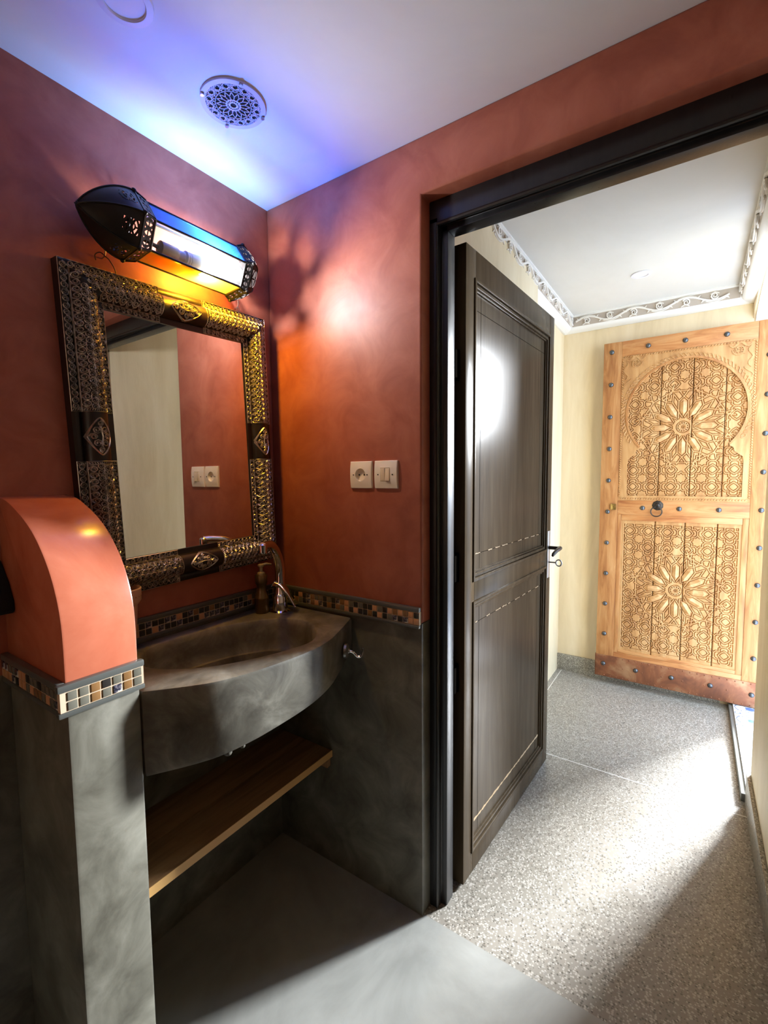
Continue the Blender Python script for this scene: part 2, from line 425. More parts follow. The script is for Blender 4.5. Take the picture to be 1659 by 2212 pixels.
obj('rounded_top', MB().prism(poly, PX0, PX1, lambda a, b, c: (c, a, b)), 'tadelakt_coral', pt, smooth=40, bevel=0.004, label='glossy coral plaster with a curved shoulder')
obj('pier', MB().box((PX0, PYF - .003, 0), (PX1, 0, 0.90)), 'tadelakt_grey', pt, smooth=40, bevel=0.006, label='grey polished plaster pier')

# ------------------------------------------------------------------ mosaic borders
TM = {}
def tile_mesh(mat):
    if mat not in TM:
        TM[mat] = make_mesh('tile_' + mat, MB().box((-.0080, 0, -.0081), (.0080, .0045, .0081)), mat, 40, 0.0012)
    return TM[mat]
TILES = ['tile_black'] * 8 + ['tile_brown'] * 3 + ['tile_tan'] * 3 + ['tile_slate'] * 3 + ['tile_marble'] * 2
TILES_B = ['tile_slate'] * 6 + ['tile_brown'] * 4 + ['tile_tan'] * 4 + ['tile_black'] * 2 + ['tile_marble'] * 3
def band(t, p0, p1, nrm, rotz, tiles, ext0=0, ext1=0):
    """p0->p1 along the wall, nrm outward (2D)"""
    p0 = np.array(p0, float); p1 = np.array(p1, float); nr = np.array(nrm, float)
    d = p1 - p0; Ln = np.linalg.norm(d); d /= Ln
    def quad(z0, z1, th, a=0, b=0):
        q = [p0 - d * a, p1 + d * b, p1 + d * b + nr * th, p0 - d * a + nr * th]
        return MB().prism([tuple(x) for x in q], z0, z1, XYZ)
    obj('border_strip', quad(.9408, .9545, .014, ext0, ext1), 'listello', t, bevel=0.003)
    obj('border_strip', quad(.893, .9032, .014, ext0, ext1), 'listello', t, bevel=0.003)
    obj('grout_bed', quad(.9032, .9408, .0112, ext0 * .7, ext1 * .7), 'grout', t, smooth=0)
    n = int(Ln / .0180); st = Ln / n
    for i in range(n):
        for j in range(2):
            c = p0 + d * (i + .5) * st + nr * .0085
            inst('tile', tile_mesh(random.choice(tiles)), (c[0], c[1], .9128 + j * .0184), (0, 0, rotz), t)
t1 = thing('trim_2', 'narrow mosaic border of small dark tiles below the mirror', 'mosaic border', (-0.3, 0, .893), kind='structure')
band(t1, (PX1, 0), (-0.012, 0), (0, -1), PI, TILES)
t2 = thing('trim_3', 'narrow mosaic border of small dark tiles below the sockets', 'mosaic border', (0, -0.3, .893), kind='structure')
band(t2, (0, -0.012), (0, YO0 + .002), (-1, 0), PI / 2, TILES)
t3 = thing('trim_4', 'mosaic border of brown and slate tiles wrapping the partition', 'mosaic border', (PX0, PYF, .893), kind='structure')
band(t3, (PX0 - .004, PYF), (PX1 + .002, PYF), (0, -1), PI, TILES_B, 0.014, 0.004)
band(t3, (PX0, 0), (PX0, PYF), (-1, 0), PI / 2, TILES_B)

# ================================================================== the hall
HX1 = 2.10; HYL = -0.490; HYP = -0.550; HYR = -1.465
def wallbox(name, label, a, b, mat='cream_plaster'):
    return tag(obj(name, MB().box(a, b), mat, smooth=0), label, 'wall', kind='structure')
wallbox('wall_hall_end', 'cream plaster end wall of the hall behind the carved door', (HX1, -1.47, -.05), (HX1 + .12, 0.2, HH))
wallbox('wall_hall_recess', 'cream plaster wall of the hall set back beyond the dark door', (1.28, HYL, -.05), (HX1, 0.2, HH))
wallbox('wall_hall_left', 'cream plaster wall of the hall just behind the dark door', (0.15, HYP, -.05), (1.28, 0.2, HH))
tag(obj('ceiling_hall', MB().box((0.15, HYR - .05, HH), (HX1 + .12, 0.2, HH + .06)), 'hall_ceiling_white', smooth=0), 'smooth off-white hall ceiling inside the scrolled cornice', 'ceiling', kind='structure')

# terrazzo slabs
fl = thing('floor_hall', 'speckled grey terrazzo hall floor in large slabs', 'floor', (1.0, -1.0, 0), kind='structure')
obj('bed', MB().box((0.008, -1.60, -.06), (HX1, 0.2, -.012)), 'joint_strip', fl, smooth=0)
JX, JY = 1.050, -0.520
def slab(a, b): obj('slab', MB().box((*a, -.012), (*b, 0)), 'terrazzo', fl, smooth=0)
g = .0025
slab((0.008, -1.60), (JX - g, JY - g)); slab((JX + g, -1.60), (HX1, JY - g))
slab((0.008, JY + g), (JX - g, .2)); slab((JX + g, JY + g), (HX1, .2))
obj('joint_strip', MB().box((JX - g, -1.5, -.012), (JX + g, .2, -.0004)), 'joint_strip', fl, smooth=0)
obj('joint_strip', MB().box((0.008, JY - g, -.012), (HX1, JY + g, -.0008)), 'joint_strip', fl, smooth=0)

# skirting
tag(obj('baseboard_hall_end', MB().box((HX1 - .012, -1.40, 0), (HX1, HYL, .112)), 'terrazzo_skirting', bevel=.002), 'speckled terrazzo skirting under the hall end wall', 'skirting', kind='structure')
tag(obj('baseboard_hall_left', MB().box((0.16, HYP - .012, 0), (1.29, HYP, .112)), 'terrazzo_skirting', bevel=.002), 'speckled terrazzo skirting behind the dark door', 'skirting', kind='structure')
tag(obj('baseboard_hall_right', MB().box((0.16, HYR, 0), (1.150, HYR + .014, .125)), 'terrazzo_skirting', bevel=.002), 'grey skirting on the wall beside the entrance', 'skirting', kind='structure')

# entrance wall with arched opening
EX0, EX1 = 1.150, 2.120
YT = -1.68
t = thing('wall_hall_right', 'cream plaster wall with the arched entrance opening', 'wall', (EX0, HYR, 0), kind='structure')
zs, rise = 2.15, 0.12
arch = [(EX1 - (EX1 - EX0) * i / 24, zs + rise * math.sin(PI * i / 24) ** 0.7) for i in range(25)]
top = 3.0
poly = [(0.15, -.05), (0.15, top), (2.5, top), (2.5, -.05), (EX1, -.05)] + arch + [(EX0, -.05)]
wm = MB().prism(poly, YT, HYR, lambda a, b, c: (a, c, b))
obj('plaster', wm, 'cream_plaster', t, smooth=30, bevel=0.006)
soff = MB()
for i in range(24):
    (a0, b0), (a1, b1) = arch[i], arch[i + 1]
    soff.add([(a0, HYR - .012, b0 - .001), (a1, HYR - .012, b1 - .001), (a1, YT, b1 - .001), (a0, YT, b0 - .001),
              (a0, HYR - .012, b0 - .006), (a1, HYR - .012, b1 - .006), (a1, YT, b1 - .006), (a0, YT, b0 - .006)],
             [(0, 1, 2, 3), (7, 6, 5, 4), (0, 4, 5, 1), (2, 6, 7, 3)] + ([(0, 3, 7, 4)] if i == 0 else []) + ([(1, 5, 6, 2)] if i == 23 else []))
obj('arch_soffit', soff, 'plaster_white', t, smooth=30, label='white painted underside of the arch')

# threshold step and printed tiles outside
st = thing('floor_entry', 'white printed tiles on the raised step outside the entrance', 'floor', (1.6, -1.6, 0), kind='structure')
obj('step', MB().box((EX0, -3.2, -.06), (EX1, -1.438, .034)), 'step_grey', st, bevel=.003, label='grey edge of the raised step')
TS = 0.15
ptile = make_mesh('printed_tile', MB().box((-TS/2 + .001, -TS/2 + .001, 0), (TS/2 - .001, TS/2 - .001, .008)), 'printed_tile', 30, .001)
for i in range(6):
    for j in range(9):
        inst('tile', ptile, (EX0 + .09 + i * TS + .005, -1.455 - TS * (j + .5), .0345), (0, 0, 0), st)
tag(obj('floor_courtyard', MB().box((-1.5, -6.5, -.1), (8.5, -3.2, .03)), 'step_grey', smooth=0), 'grey paved courtyard ground beyond the entrance', 'ground', kind='structure')

# cornice
co = thing('trim_5', 'white plaster cornice with scrolling relief around the hall ceiling', 'cornice', (1.1, -.9, 2.24), kind='structure')
CP = [(0, 2.246), (0.012, 2.244), (0.040, 2.252), (0.052, 2.262), (0.056, 2.270), (0.062, 2.330), (0.070, 2.333), (0.070, HH), (0, HH)]
def cornice_run(p0, p1, nrm, m0, m1):
    p0 = np.array(p0); p1 = np.array(p1); nr = np.array(nrm, float); d = (p1 - p0) / np.linalg.norm(p1 - p0)
    vs = []
    for (o, z) in CP:
        a = p0 + nr * o + d * o * m0; b = p1 + nr * o - d * o * m1
        vs += [(a[0], a[1], z), (b[0], b[1], z)]
    n = len(CP)
    mb = MB().add(vs, [(2*i, 2*((i+1) % n), 2*((i+1) % n)+1, 2*i+1) for i in range(n)] + [tuple(2*i for i in range(n)), tuple(2*i+1 for i in range(n))[::-1]])
    return obj('moulding', mb, 'plaster_white', co, smooth=25)
cornice_run((0.15, HYL), (HX1, HYL), (0, -1), 0, 1)
cornice_run((HX1, HYL), (HX1, HYR), (-1, 0), 1, 1)
cornice_run((HX1, HYR), (0.15, HYR), (0, 1), 1, 0)

def spiral(cx, cy, r0, r1, a0, a1, n=14):
    return [(cx + (r0 + (r1 - r0) * i / n) * math.cos(a0 + (a1 - a0) * i / n), cy + (r0 + (r1 - r0) * i / n) * math.sin(a0 + (a1 - a0) * i / n)) for i in range(n + 1)]
ML = 0.26   # scroll module length
def scroll_module():
    mb = MB()
    fn = lambda a, b, h: (a, -h, b)       # a along, b up on the face, h out
    H = .056
    vine = [(ML * i / 32, H / 2 + .019 * math.sin(2 * PI * i / 32)) for i in range(33)]
    mb.ribbon(vine, .0080, 0, .011, fn)
    mb.ribbon([(x, y + .0075) for x, y in vine[3:15]], .0035, 0, .005, fn)
    mb.ribbon([(x, y - .0075) for x, y in vine[19:31]], .0035, 0, .005, fn)
    mb.ribbon(spiral(ML * .25, H * .42, .019, .004, PI * .85, PI * .85 - 3.2 * PI, 26), [.007 - .003 * i / 26 for i in range(27)], 0, .010, fn)
    mb.ribbon(spiral(ML * .75, H * .58, .019, .004, -PI * .15, -PI * .15 - 3.2 * PI, 26), [.007 - .003 * i / 26 for i in range(27)], 0, .010, fn)
    for cx, sg in ((.02, 1), (.115, 1), (.15, -1), (.245, -1)):
        base = H * (.86 if sg > 0 else .14)
        mb.ribbon([(cx + .03 * (k / 8 - .5), base - sg * .012 * math.sin(PI * k / 8)) for k in range(9)], [.002 + .008 * math.sin(PI * k / 8) for k in range(9)], 0, .006, fn)
    for cx, y0, y1 in ((.06, .004, .014), (.195, .042, .052)):
        mb.ribbon([(cx - .02, y0), (cx, y1), (cx + .02, y0)], .005, 0, .006, fn)
    return make_mesh('scroll', mb, 'plaster_relief', 40)
SM = scroll_module()
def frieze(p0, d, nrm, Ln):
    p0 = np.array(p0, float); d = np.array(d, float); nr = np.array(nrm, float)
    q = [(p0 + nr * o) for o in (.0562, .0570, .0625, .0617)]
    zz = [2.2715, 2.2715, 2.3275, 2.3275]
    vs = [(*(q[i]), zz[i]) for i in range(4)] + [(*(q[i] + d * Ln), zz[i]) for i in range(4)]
    obj('frieze_shade', MB().add(vs, [(0, 1, 2, 3), (7, 6, 5, 4), (0, 4, 5, 1), (1, 5, 6, 2), (2, 6, 7, 3), (3, 7, 4, 0)]), 'plaster_shade', co, smooth=0, label='taupe strip painting in the shade behind the scrolls')  # shade between the vines is put into this strip's colour
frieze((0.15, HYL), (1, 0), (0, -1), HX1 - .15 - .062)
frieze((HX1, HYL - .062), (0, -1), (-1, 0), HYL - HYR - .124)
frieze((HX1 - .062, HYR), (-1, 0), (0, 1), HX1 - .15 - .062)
face_th = math.atan2(.006, .060)
def place_scrolls(p0, d, nrm, count, rotz):
    p0 = np.array(p0); d = np.array(d)
    for i in range(count):
        q = p0 + d * ML * i + np.array(nrm) * .0568
        o = bpy.data.objects.new('scroll', SM); o.location = (q[0], q[1], 2.2715)
        o.rotation_euler = (face_th, 0, rotz); link(o, co)
place_scrolls((0.26, HYL), (1, 0), (0, -1), 7, 0)                       # module x -> +x, outward -y
place_scrolls((HX1, HYL - .085), (0, -1), (-1, 0), 3, -PI / 2)          # module x -> -y, outward -x
place_scrolls((HX1 - .07, HYR), (-1, 0), (0, 1), 7, PI)                 # module x -> -x, outward +y

def downlight(loc, label, r, ri, grp):
    x, y, z = loc
    t = thing('recessed_downlight', label, 'ceiling light', (x, y, z), grp)
    obj('trim_ring', MB().lathe([(ri, 0), (r * .98, 0), (r, -.002), (r * .97, -.005), (ri * 1.04, -.006), (ri, -.004), (ri, 0)], (x, y, z), seg=48, caps=False), 'light_trim', t)
    obj('lens', MB().lathe([(ri * .2, -.0018), (ri * .9, -.0018), (ri, -.002), (ri, -.0005)], (x, y, z), seg=40), 'light_lens', t)
downlight((-.628, -.312, HC), 'round recessed downlight, unlit, at the upper left of the washroom ceiling', .052, .037, 'recessed downlights')
downlight((1.592, -.975, HH), 'small round white downlight, unlit, in the hall ceiling', .047, .030, 'recessed downlights')

# ================================================================== dark panelled door
DA = math.atan2(-0.7073 + 0.6633, 0.9864 - 0.1557)
DO = Vector((0.1557, -0.6633, 0)); DU = Vector((math.cos(DA), math.sin(DA), 0)); DN = Vector((DU.y, -DU.x, 0))   # DN points to the viewer (-y)
DWd, DH = 0.832, 2.010
def dfn(a, b, h): return tuple(DO + DU * a + DN * h + Vector((0, 0, b)))
def dbox(mb, u0, u1, z0, z1, h0, h1): return mb.prism([(u0, z0), (u1, z0), (u1, z1), (u0, z1)], h0, h1, dfn)
dr = thing('door_1', 'dark brown painted panel door standing open into the hall', 'door', tuple(DO), kind='structure')
PNL = [(0.066, 0.770, 1.005, 1.918), (0.066, 0.770, 0.090, 0.922)]
TH = -.040
obj('stile', dbox(MB(), 0, .066, .01, DH, TH, 0), 'dark_door_paint', dr, bevel=.002)
obj('stile', dbox(MB(), .770, DWd, .01, DH, TH, 0), 'dark_door_paint', dr, bevel=.002)
for z0, z1 in ((.01, .090), (.922, 1.005), (1.918, DH)):
    obj('rail', dbox(MB(), .066, .770, z0, z1, TH, 0), 'dark_door_paint', dr, bevel=.0015)
def rect_frame(mb, u0, u1, z0, z1, wd, h0, h1):
    O = [(u0, z0), (u1, z0), (u1, z1), (u0, z1)]; I = [(u0 + wd, z0 + wd), (u1 - wd, z0 + wd), (u1 - wd, z1 - wd), (u0 + wd, z1 - wd)]
    vs = [dfn(a, b, h) for h in (h0, h1) for a, b in O + I]
    fs = []
    for i in range(4):
        j = (i + 1) % 4
        fs += [(i, j, 4 + j, 4 + i), (8 + i, 12 + i, 12 + j, 8 + j), (i, 8 + i, 8 + j, j), (4 + i, 4 + j, 12 + j, 12 + i)]
    return mb.add(vs, fs)
for (u0, u1, z0, z1) in PNL:
    pn = obj('panel', dbox(MB(), u0, u1, z0, z1, -.030, -.014), 'dark_door_paint', dr, smooth=0)
    obj('moulding', rect_frame(MB(), u0 - .010, u1 + .010, z0 - .010, z1 + .010, .011, -.006, .0035), 'dark_door_paint', dr, bevel=.002)
    obj('moulding', rect_frame(MB(), u0 + .002, u1 - .002, z0 + .002, z1 - .002, .012, -.016, -.002), 'dark_door_paint', dr, bevel=.003)
    obj('moulding', rect_frame(MB(), u0 + .014, u1 - .014, z0 + .014, z1 - .014, .007, -.016, -.008), 'dark_door_paint', dr, bevel=.002)
    # incised lines on the panel
    for (a0, a1, b0, b1) in ((u0 + .064, u0 + .0655, z0 + .021, z1 - .021), (u1 - .0655, u1 - .064, z0 + .021, z1 - .021),
                             (u0 + .021, u1 - .021, z0 + .072, z0 + .0735), (u0 + .021, u1 - .021, z1 - .0735, z1 - .072)):
        obj('incised_line', dbox(MB(), a0, a1, b0, b1, -.0145, -.0137), 'groove_black', pn, smooth=0)
for u0, u1, z0, z1 in ((.035, .040, .0, .0),):
    pass
def wear(u0, u1, z, wmin, wmax, n, hh=-.0132, gap=0.0):
    mb = MB()
    us = np.linspace(u0, u1, n)
    wd = rng.uniform(wmin, wmax, n)
    P = [(u, z + rng.uniform(-.001, .001)) for u in us]
    return mb.ribbon(P, wd, hh - .001, hh, dfn)
obj('worn_paint', wear(.095, .745, .163, .003, .010, 60), 'bare_wood_wear', dr, smooth=0, label='chipped paint line showing bare wood')
for zc in (1.078, .850):
    for k in range(9):
        a = .10 + .07 * k + rng.uniform(0, .03)
        obj('worn_paint', wear(a, a + rng.uniform(.012, .05), zc, .0012, .0035, 7), 'bare_wood_wear', dr, smooth=0)
# hinges
for z in (1.66, 1.05, .70):
    hz = MB().tube([(0.150, -.640, z - .045), (0.150, -.640, z + .045)], .006, 10)
    h = obj('hinge', hz, 'groove_black', dr)
    obj('hinge_leaf', MB().box((0.118, -.6475, z - .040), (0.150, -.6450, z + .040)), 'groove_black', h, smooth=0)
# lock plate, handle, key
obj('lock_plate', dbox(MB(), .787, .822, .875, 1.085, 0, .003), 'dull_steel', dr, bevel=.0015)
hd = MB().tube([dfn(.806, 1.010, 0), dfn(.806, 1.010, .040)], .008, 12)
hd.tube([dfn(.806, 1.010, .040), dfn(.800, 1.012, .052), dfn(.775, 1.012, .056), dfn(.735, 1.009, .056), dfn(.700, 1.000, .055), dfn(.690, .994, .054)], [.008, .0095, .0085, .008, .0075, .005], 12)
obj('lever_handle', hd, 'iron_dark', dr, label='dark metal lever handle')
hb = MB().tube([dfn(.806, 1.010, TH), dfn(.806, 1.010, TH - .040)], .008, 12)
hb.tube([dfn(.806, 1.010, TH - .040), dfn(.775, 1.012, TH - .045), dfn(.700, 1.000, TH - .044)], [.008, .008, .006], 12)
obj('lever_handle', hb, 'iron_dark', dr)
ky = MB().tube([dfn(.806, .945, 0), dfn(.806, .945, .034)], .0035, 8)
ky.tube([dfn(.806 + .012 * math.cos(a), .945 + .014 * math.sin(a), .046) if False else dfn(.806 + .0, .945 + .014 * math.sin(a), .046 + .012 * math.cos(a)) for a in np.linspace(0, 2 * PI, 20, endpoint=False)], .003, 8, closed=True)
obj('key', ky, 'dull_steel', dr, label='small key in the lock')

# ================================================================== carved entrance door
CY, CX = -0.745, 2.020     # free edge y, front face x
def cfn(u, v, h): return (CX - h, CY - u, v)
def cbox(mb, u0, u1, v0, v1, h0, h1): return mb.prism([(u0, v0), (u1, v0), (u1, v1), (u0, v1)], h0, h1, cfn)
cdv = thing('door_2', 'carved honey pine door with arched star panels and iron studs', 'door', (CX, CY, .05), kind='structure')
CW, CZ0, CZ1 = .838, .046, 2.130
obj('stile', cbox(MB(), 0, .100, CZ0, CZ1, -.040, 0), 'pine_door', cdv, bevel=.003)
obj('stile', cbox(MB(), .742, CW, CZ0, CZ1, -.040, 0), 'pine_door', cdv, bevel=.003)
obj('rail', cbox(MB(), .100, .742, 2.040, CZ1, -.040, -.001), 'pine_rail', cdv, bevel=.003)
obj('rail', cbox(MB(), .100, .742, 1.088, 1.175, -.040, 0), 'pine_rail', cdv, bevel=.003)
obj('rail', cbox(MB(), .100, .742, CZ0, .215, -.040, -.002), 'pine_rail', cdv, bevel=.003)
obj('kick_plate', cbox(MB(), -.002, CW, .048, .187, -.001, .0035), 'rust_plate', cdv, bevel=.001, label='rusty riveted iron kick plate')
obj('kick_plate_return', cbox(MB(), -.004, .001, .048, .187, -.040, .0035), 'rust_plate', cdv, smooth=0)
stud = make_mesh('stud', MB().lathe([(.0135, 0), (.013, .004), (.0105, .0085), (.006, .0115), (.001, .0125)], (0, 0, 0), seg=14), 'iron_stud', 60)
ROT_X = (0, -PI / 2, 0)
SP = [(.045, .131 + .1942 * i) for i in range(11)] + [(.790, .118 + .2035 * i) for i in range(10)] + [(u, 2.083) for u in (.237, .419, .607)] + [(u, 1.131) for u in (.235, .421, .607)] + [(u, .125) for u in (.228, .415, .604)]
for (u, v) in SP:
    inst('stud', stud, cfn(u, v, .003 if v < .19 else -.0002), ROT_X, cdv)
rivet = make_mesh('rivet', MB().lathe([(.004, 0), (.0032, .002), (.001, .0028)], (0, 0, 0), seg=8), 'rust_plate', 60)
for i in range(24):
    for v in (.178, .057):
        inst('rivet', rivet, cfn(.016 + .035 * i, v, .0034), ROT_X, cdv)
    if i % 3 == 1: inst('rivet', rivet, cfn(.016 + .035 * i, .118, .0034), ROT_X, cdv)

# --- star pattern carved into the planks
def star_lines(c, u0, u1, v0, v1):
    cu, cv = c; seg = []
    def add(a, b): seg.append((a[0], a[1], b[0], b[1]))
    def pol(r, th): return (cu + r * math.cos(th), cv + r * math.sin(th))
    def loc(t, o, th): return (cu + t * math.cos(th) - o * math.sin(th), cv + t * math.sin(th) + o * math.cos(th))
    for k in range(12):
        th = k * PI / 6
        for sg in (1, -1):
            add(loc(.050, sg * .0235, th), loc(.148, sg * .0235, th))
            add(loc(.148, sg * .0235, th), loc(.172, 0, th))
            add(loc(.148, sg * .0235, th), pol(.196, th + sg * PI / 12))
            add(loc(.172, 0, th), pol(.214, th + sg * .12))
        add(pol(.010, th), pol(.028, th)); add(pol(.028, th + PI / 12 - .09), pol(.028, th + PI / 12 + .09))
        for sg in (1, -1):
            add(loc2(cu, cv, .205, 0, th), loc2(cu, cv, .205, sg * .060, th))
            add(loc2(cu, cv, .205, sg * .060, th), pol(.245, th + sg * .20))
    G = .098
    for i in range(-4, 5):
        for j in range(-5, 6):
            q = (cu + i * G, cv + j * G)
            rq = math.hypot(i * G, j * G)
            if rq > .215:
                st_ = [(q[0] + (.038 if m % 2 == 0 else .0275) * math.cos(m * PI / 8), q[1] + (.038 if m % 2 == 0 else .0275) * math.sin(m * PI / 8)) for m in range(16)]
                for m in range(16): add(st_[m], st_[(m + 1) % 16])
                for m in range(4):
                    a_ = m * PI / 2
                    if math.hypot(i * G + G * math.cos(a_), j * G + G * math.sin(a_)) > .215:
                        add((q[0] + .038 * math.cos(a_), q[1] + .038 * math.sin(a_)), (q[0] + .049 * math.cos(a_), q[1] + .049 * math.sin(a_)))
            q = (cu + (i + .5) * G, cv + (j + .5) * G); rq = math.hypot((i + .5) * G, (j + .5) * G)
            if rq > .235:
                dm = [(q[0] + .0265 * math.cos(m * PI / 4) * (1 if m % 2 == 0 else .80), q[1] + .0265 * math.sin(m * PI / 4) * (1 if m % 2 == 0 else .80)) for m in range(8)]
                for m in range(8): add(dm[m], dm[(m + 1) % 8])
    # border line
    m = .010
    R = [(u0 + m, v0 + m), (u1 - m, v0 + m), (u1 - m, v1 - m), (u0 + m, v1 - m)]
    for i in range(4): add(R[i], R[(i + 1) % 4])
    return np.array(seg)
def loc2(cu, cv, dist, t, th):
    return (cu + dist * math.cos(th) - t * math.sin(th), cv + dist * math.sin(th) + t * math.cos(th))
def seg_dist(P, seg):
    d = np.full(len(P), 9.0, np.float32)
    for a0, b0, a1, b1 in seg:
        ex, ey = a1 - a0, b1 - b0; l2 = ex * ex + ey * ey + 1e-12
        lo_u, hi_u, lo_v, hi_v = min(a0, a1) - .02, max(a0, a1) + .02, min(b0, b1) - .02, max(b0, b1) + .02
        ix = np.nonzero((P[:, 0] > lo_u) & (P[:, 0] < hi_u) & (P[:, 1] > lo_v) & (P[:, 1] < hi_v))[0]
        if len(ix) == 0: continue
        Q = P[ix]
        t = np.clip(((Q[:, 0] - a0) * ex + (Q[:, 1] - b0) * ey) / l2, 0, 1)
        dd = np.hypot(Q[:, 0] - a0 - t * ex, Q[:, 1] - b0 - t * ey)
        d[ix] = np.minimum(d[ix], dd)
    return d
def carved_plank(u0, u1, v0, v1, seg, base, parent, inner):
    RES = .0014
    nu = max(2, int((u1 - u0) / RES)); nv = int((v1 - v0) / RES)
    U = np.linspace(u0, u1, nu); V = np.linspace(v0, v1, nv)
    UU, VV = np.meshgrid(U, V, indexing='ij'); P = np.stack([UU.ravel(), VV.ravel()], 1)
    d = seg_dist(P, seg)
    HW, GW, DP = .0047, .0024, .0095
    grv = np.clip(1 - np.abs(d - HW) / GW, 0, 1)
    ins = (P[:, 0] > inner[0] + .008) & (P[:, 0] < inner[1] - .008) & (P[:, 1] > inner[2] + .008) & (P[:, 1] < inner[3] - .008)
    h = base - DP * grv * ins + .0012 * np.clip(1 - d / HW, 0, 1) * ins
    # rounded plank edges
    ed = np.minimum(P[:, 0] - u0, u1 - P[:, 0]); h -= np.clip(.0035 - ed, 0, 1) * 1.6
    X = np.stack([CX - h, CY - P[:, 0], P[:, 1]], 1)
    ii = np.arange(nu * nv).reshape(nu, nv)
    F = np.stack([ii[:-1, :-1].ravel(), ii[:-1, 1:].ravel(), ii[1:, 1:].ravel(), ii[1:, :-1].ravel()], 1)
    # side skirts and back so the plank has thickness
    bord = np.concatenate([ii[:, 0], ii[-1, 1:], ii[-2::-1, -1], ii[0, -2:0:-1]])
    nb = len(bord); base0 = len(X)
    XB = X[bord].copy(); XB[:, 0] = CX + .030
    X = np.concatenate([X, XB])
    nxt = np.roll(np.arange(nb), -1)
    F = np.concatenate([F, np.stack([bord, bord[nxt], base0 + nxt, base0 + np.arange(nb)], 1)])
    me = bpy.data.meshes.new('plank')
    me.from_pydata(X.tolist(), [], F.tolist())
    me.materials.append(MATS['pine_carved'])
    me.polygons.foreach_set('use_smooth', [True] * len(me.polygons))
    me.update()
    return link(bpy.data.objects.new('plank', me), parent)
UPC, LOC_ = (.421, 1.602), (.415, .648)
up_rect = (.110, .735, 1.180, 2.036); lo_rect = (.125, .712, .240, 1.045)
sU = star_lines(UPC, *up_rect); sL = star_lines(LOC_, *lo_rect)
cuts = [.110, .309, .464, .615, .735]
for i in range(4):
    carved_plank(cuts[i] + (.0014 if i else 0), cuts[i + 1] - (.0014 if i < 3 else 0), 1.172, 2.042, sU, -.014, cdv, up_rect)
cuts = [.102, .302, .452, .604, .740]
for i in range(4):
    carved_plank(cuts[i] + (.0014 if i else 0), cuts[i + 1] - (.0014 if i < 3 else 0), .205, 1.086, sL, -.008, cdv, lo_rect)
# raised petals of the rosettes
def petal(base):
    mb = MB()
    O = [(.066, 0), (.092, .0155), (.138, .0155), (.146, 0.0), (.138, -.0155), (.092, -.0155)]
    O = [(.066, 0), (.090, .0160), (.136, .0170), (.154, 0), (.136, -.0170), (.090, -.0160)]
    ridge = [(.086, 0), (.140, 0)]
    vs = [(a, b, 0) for a, b in O] + [(ridge[0][0], 0, .009), (ridge[1][0], 0, .009)]
    mb.add(vs, [(0, 1, 6), (1, 2, 7, 6), (2, 3, 7), (3, 4, 7), (4, 5, 6, 7), (5, 0, 6)])
    return make_mesh('petal', mb, 'pine_carved', 0, recalc=False)
PM = petal(0)
for (c, b) in ((UPC, -.0138), (LOC_, -.0078)):
    for k in range(12):
        th = k * PI / 6
        # local x -> radial in (u,v); local z -> outward (-x world)
        o = bpy.data.objects.new('petal', PM)
        ru = Vector((0, -math.cos(th), math.sin(th))); rz = Vector((-1, 0, 0)); ry = rz.cross(ru)
        P0 = Vector(cfn(c[0], c[1], b))
        o.matrix_world = Matrix(((ru.x, ry.x, rz.x, P0.x), (ru.y, ry.y, rz.y, P0.y), (ru.z, ry.z, rz.z, P0.z), (0, 0, 0, 1)))
        COL.objects.link(o); o.parent = cdv; o.matrix_parent_inverse = Matrix.Translation(-cdv.location)
    rb = MB()
    for k in range(12):
        th = k * PI / 6
        f = lambda a, bb, h, th=th, c=c: cfn(c[0] + a * math.cos(th) - bb * math.sin(th), c[1] + a * math.sin(th) + bb * math.cos(th), h)
        vs = [f(.006, 0, b + .001), f(.018, .006, b + .001), f(.028, 0, b + .001), f(.018, -.006, b + .001), f(.018, 0, b + .005)]
        rb.add(vs, [(0, 1, 4), (1, 2, 4), (2, 3, 4), (3, 0, 4)])
    obj('rosette_heart', rb, 'pine_carved', cdv, smooth=0, kind='stuff')

# --- arched spandrel board
ac, aR = (.425, 1.690), .286
hole = []
a_start, a_end = math.radians(-42), math.radians(222)
for i in range(41):
    a = a_start + (a_end - a_start) * i / 40
    rr = aR * (1 + .03 * max(0, math.sin(a)) ** 8)
    hole.append((ac[0] + rr * math.cos(a), ac[1] + rr * math.sin(a)))
nl = hole[-1]; nrg = hole[0]
left = [(nl[0] - .004, nl[1] - .012), (nl[0] - .020, nl[1] - .022), (nl[0] - .026, nl[1] - .044), (.150, 1.425), (.146, 1.400), (.146, 1.205)]
right = [(.704, 1.205), (.704, 1.400), (.700, 1.425), (nrg[0] + .026, nrg[1] - .044), (nrg[0] + .020, nrg[1] - .022), (nrg[0] + .004, nrg[1] - .012)]
hole = hole + left + right
oc = (.425, 1.500)
rect = (.099, .743, 1.174, 2.041)
def rect_hit(a):
    dx, dy = math.cos(a), math.sin(a); t = 9
    if dx > 1e-9: t = min(t, (rect[1] - oc[0]) / dx)
    if dx < -1e-9: t = min(t, (rect[0] - oc[0]) / dx)
    if dy > 1e-9: t = min(t, (rect[3] - oc[1]) / dy)
    if dy < -1e-9: t = min(t, (rect[2] - oc[1]) / dy)
    return (oc[0] + t * dx, oc[1] + t * dy)
outer = [rect_hit(math.atan2(q[1] - oc[1], q[0] - oc[0])) for q in hole]
corners = [(rect[0], rect[2]), (rect[1], rect[2]), (rect[1], rect[3]), (rect[0], rect[3])]
for cxy in corners:      # snap nearest outer point onto each corner
    k = min(range(len(outer)), key=lambda i: (outer[i][0] - cxy[0]) ** 2 + (outer[i][1] - cxy[1]) ** 2); outer[k] = cxy
n = len(hole)
sp = MB()
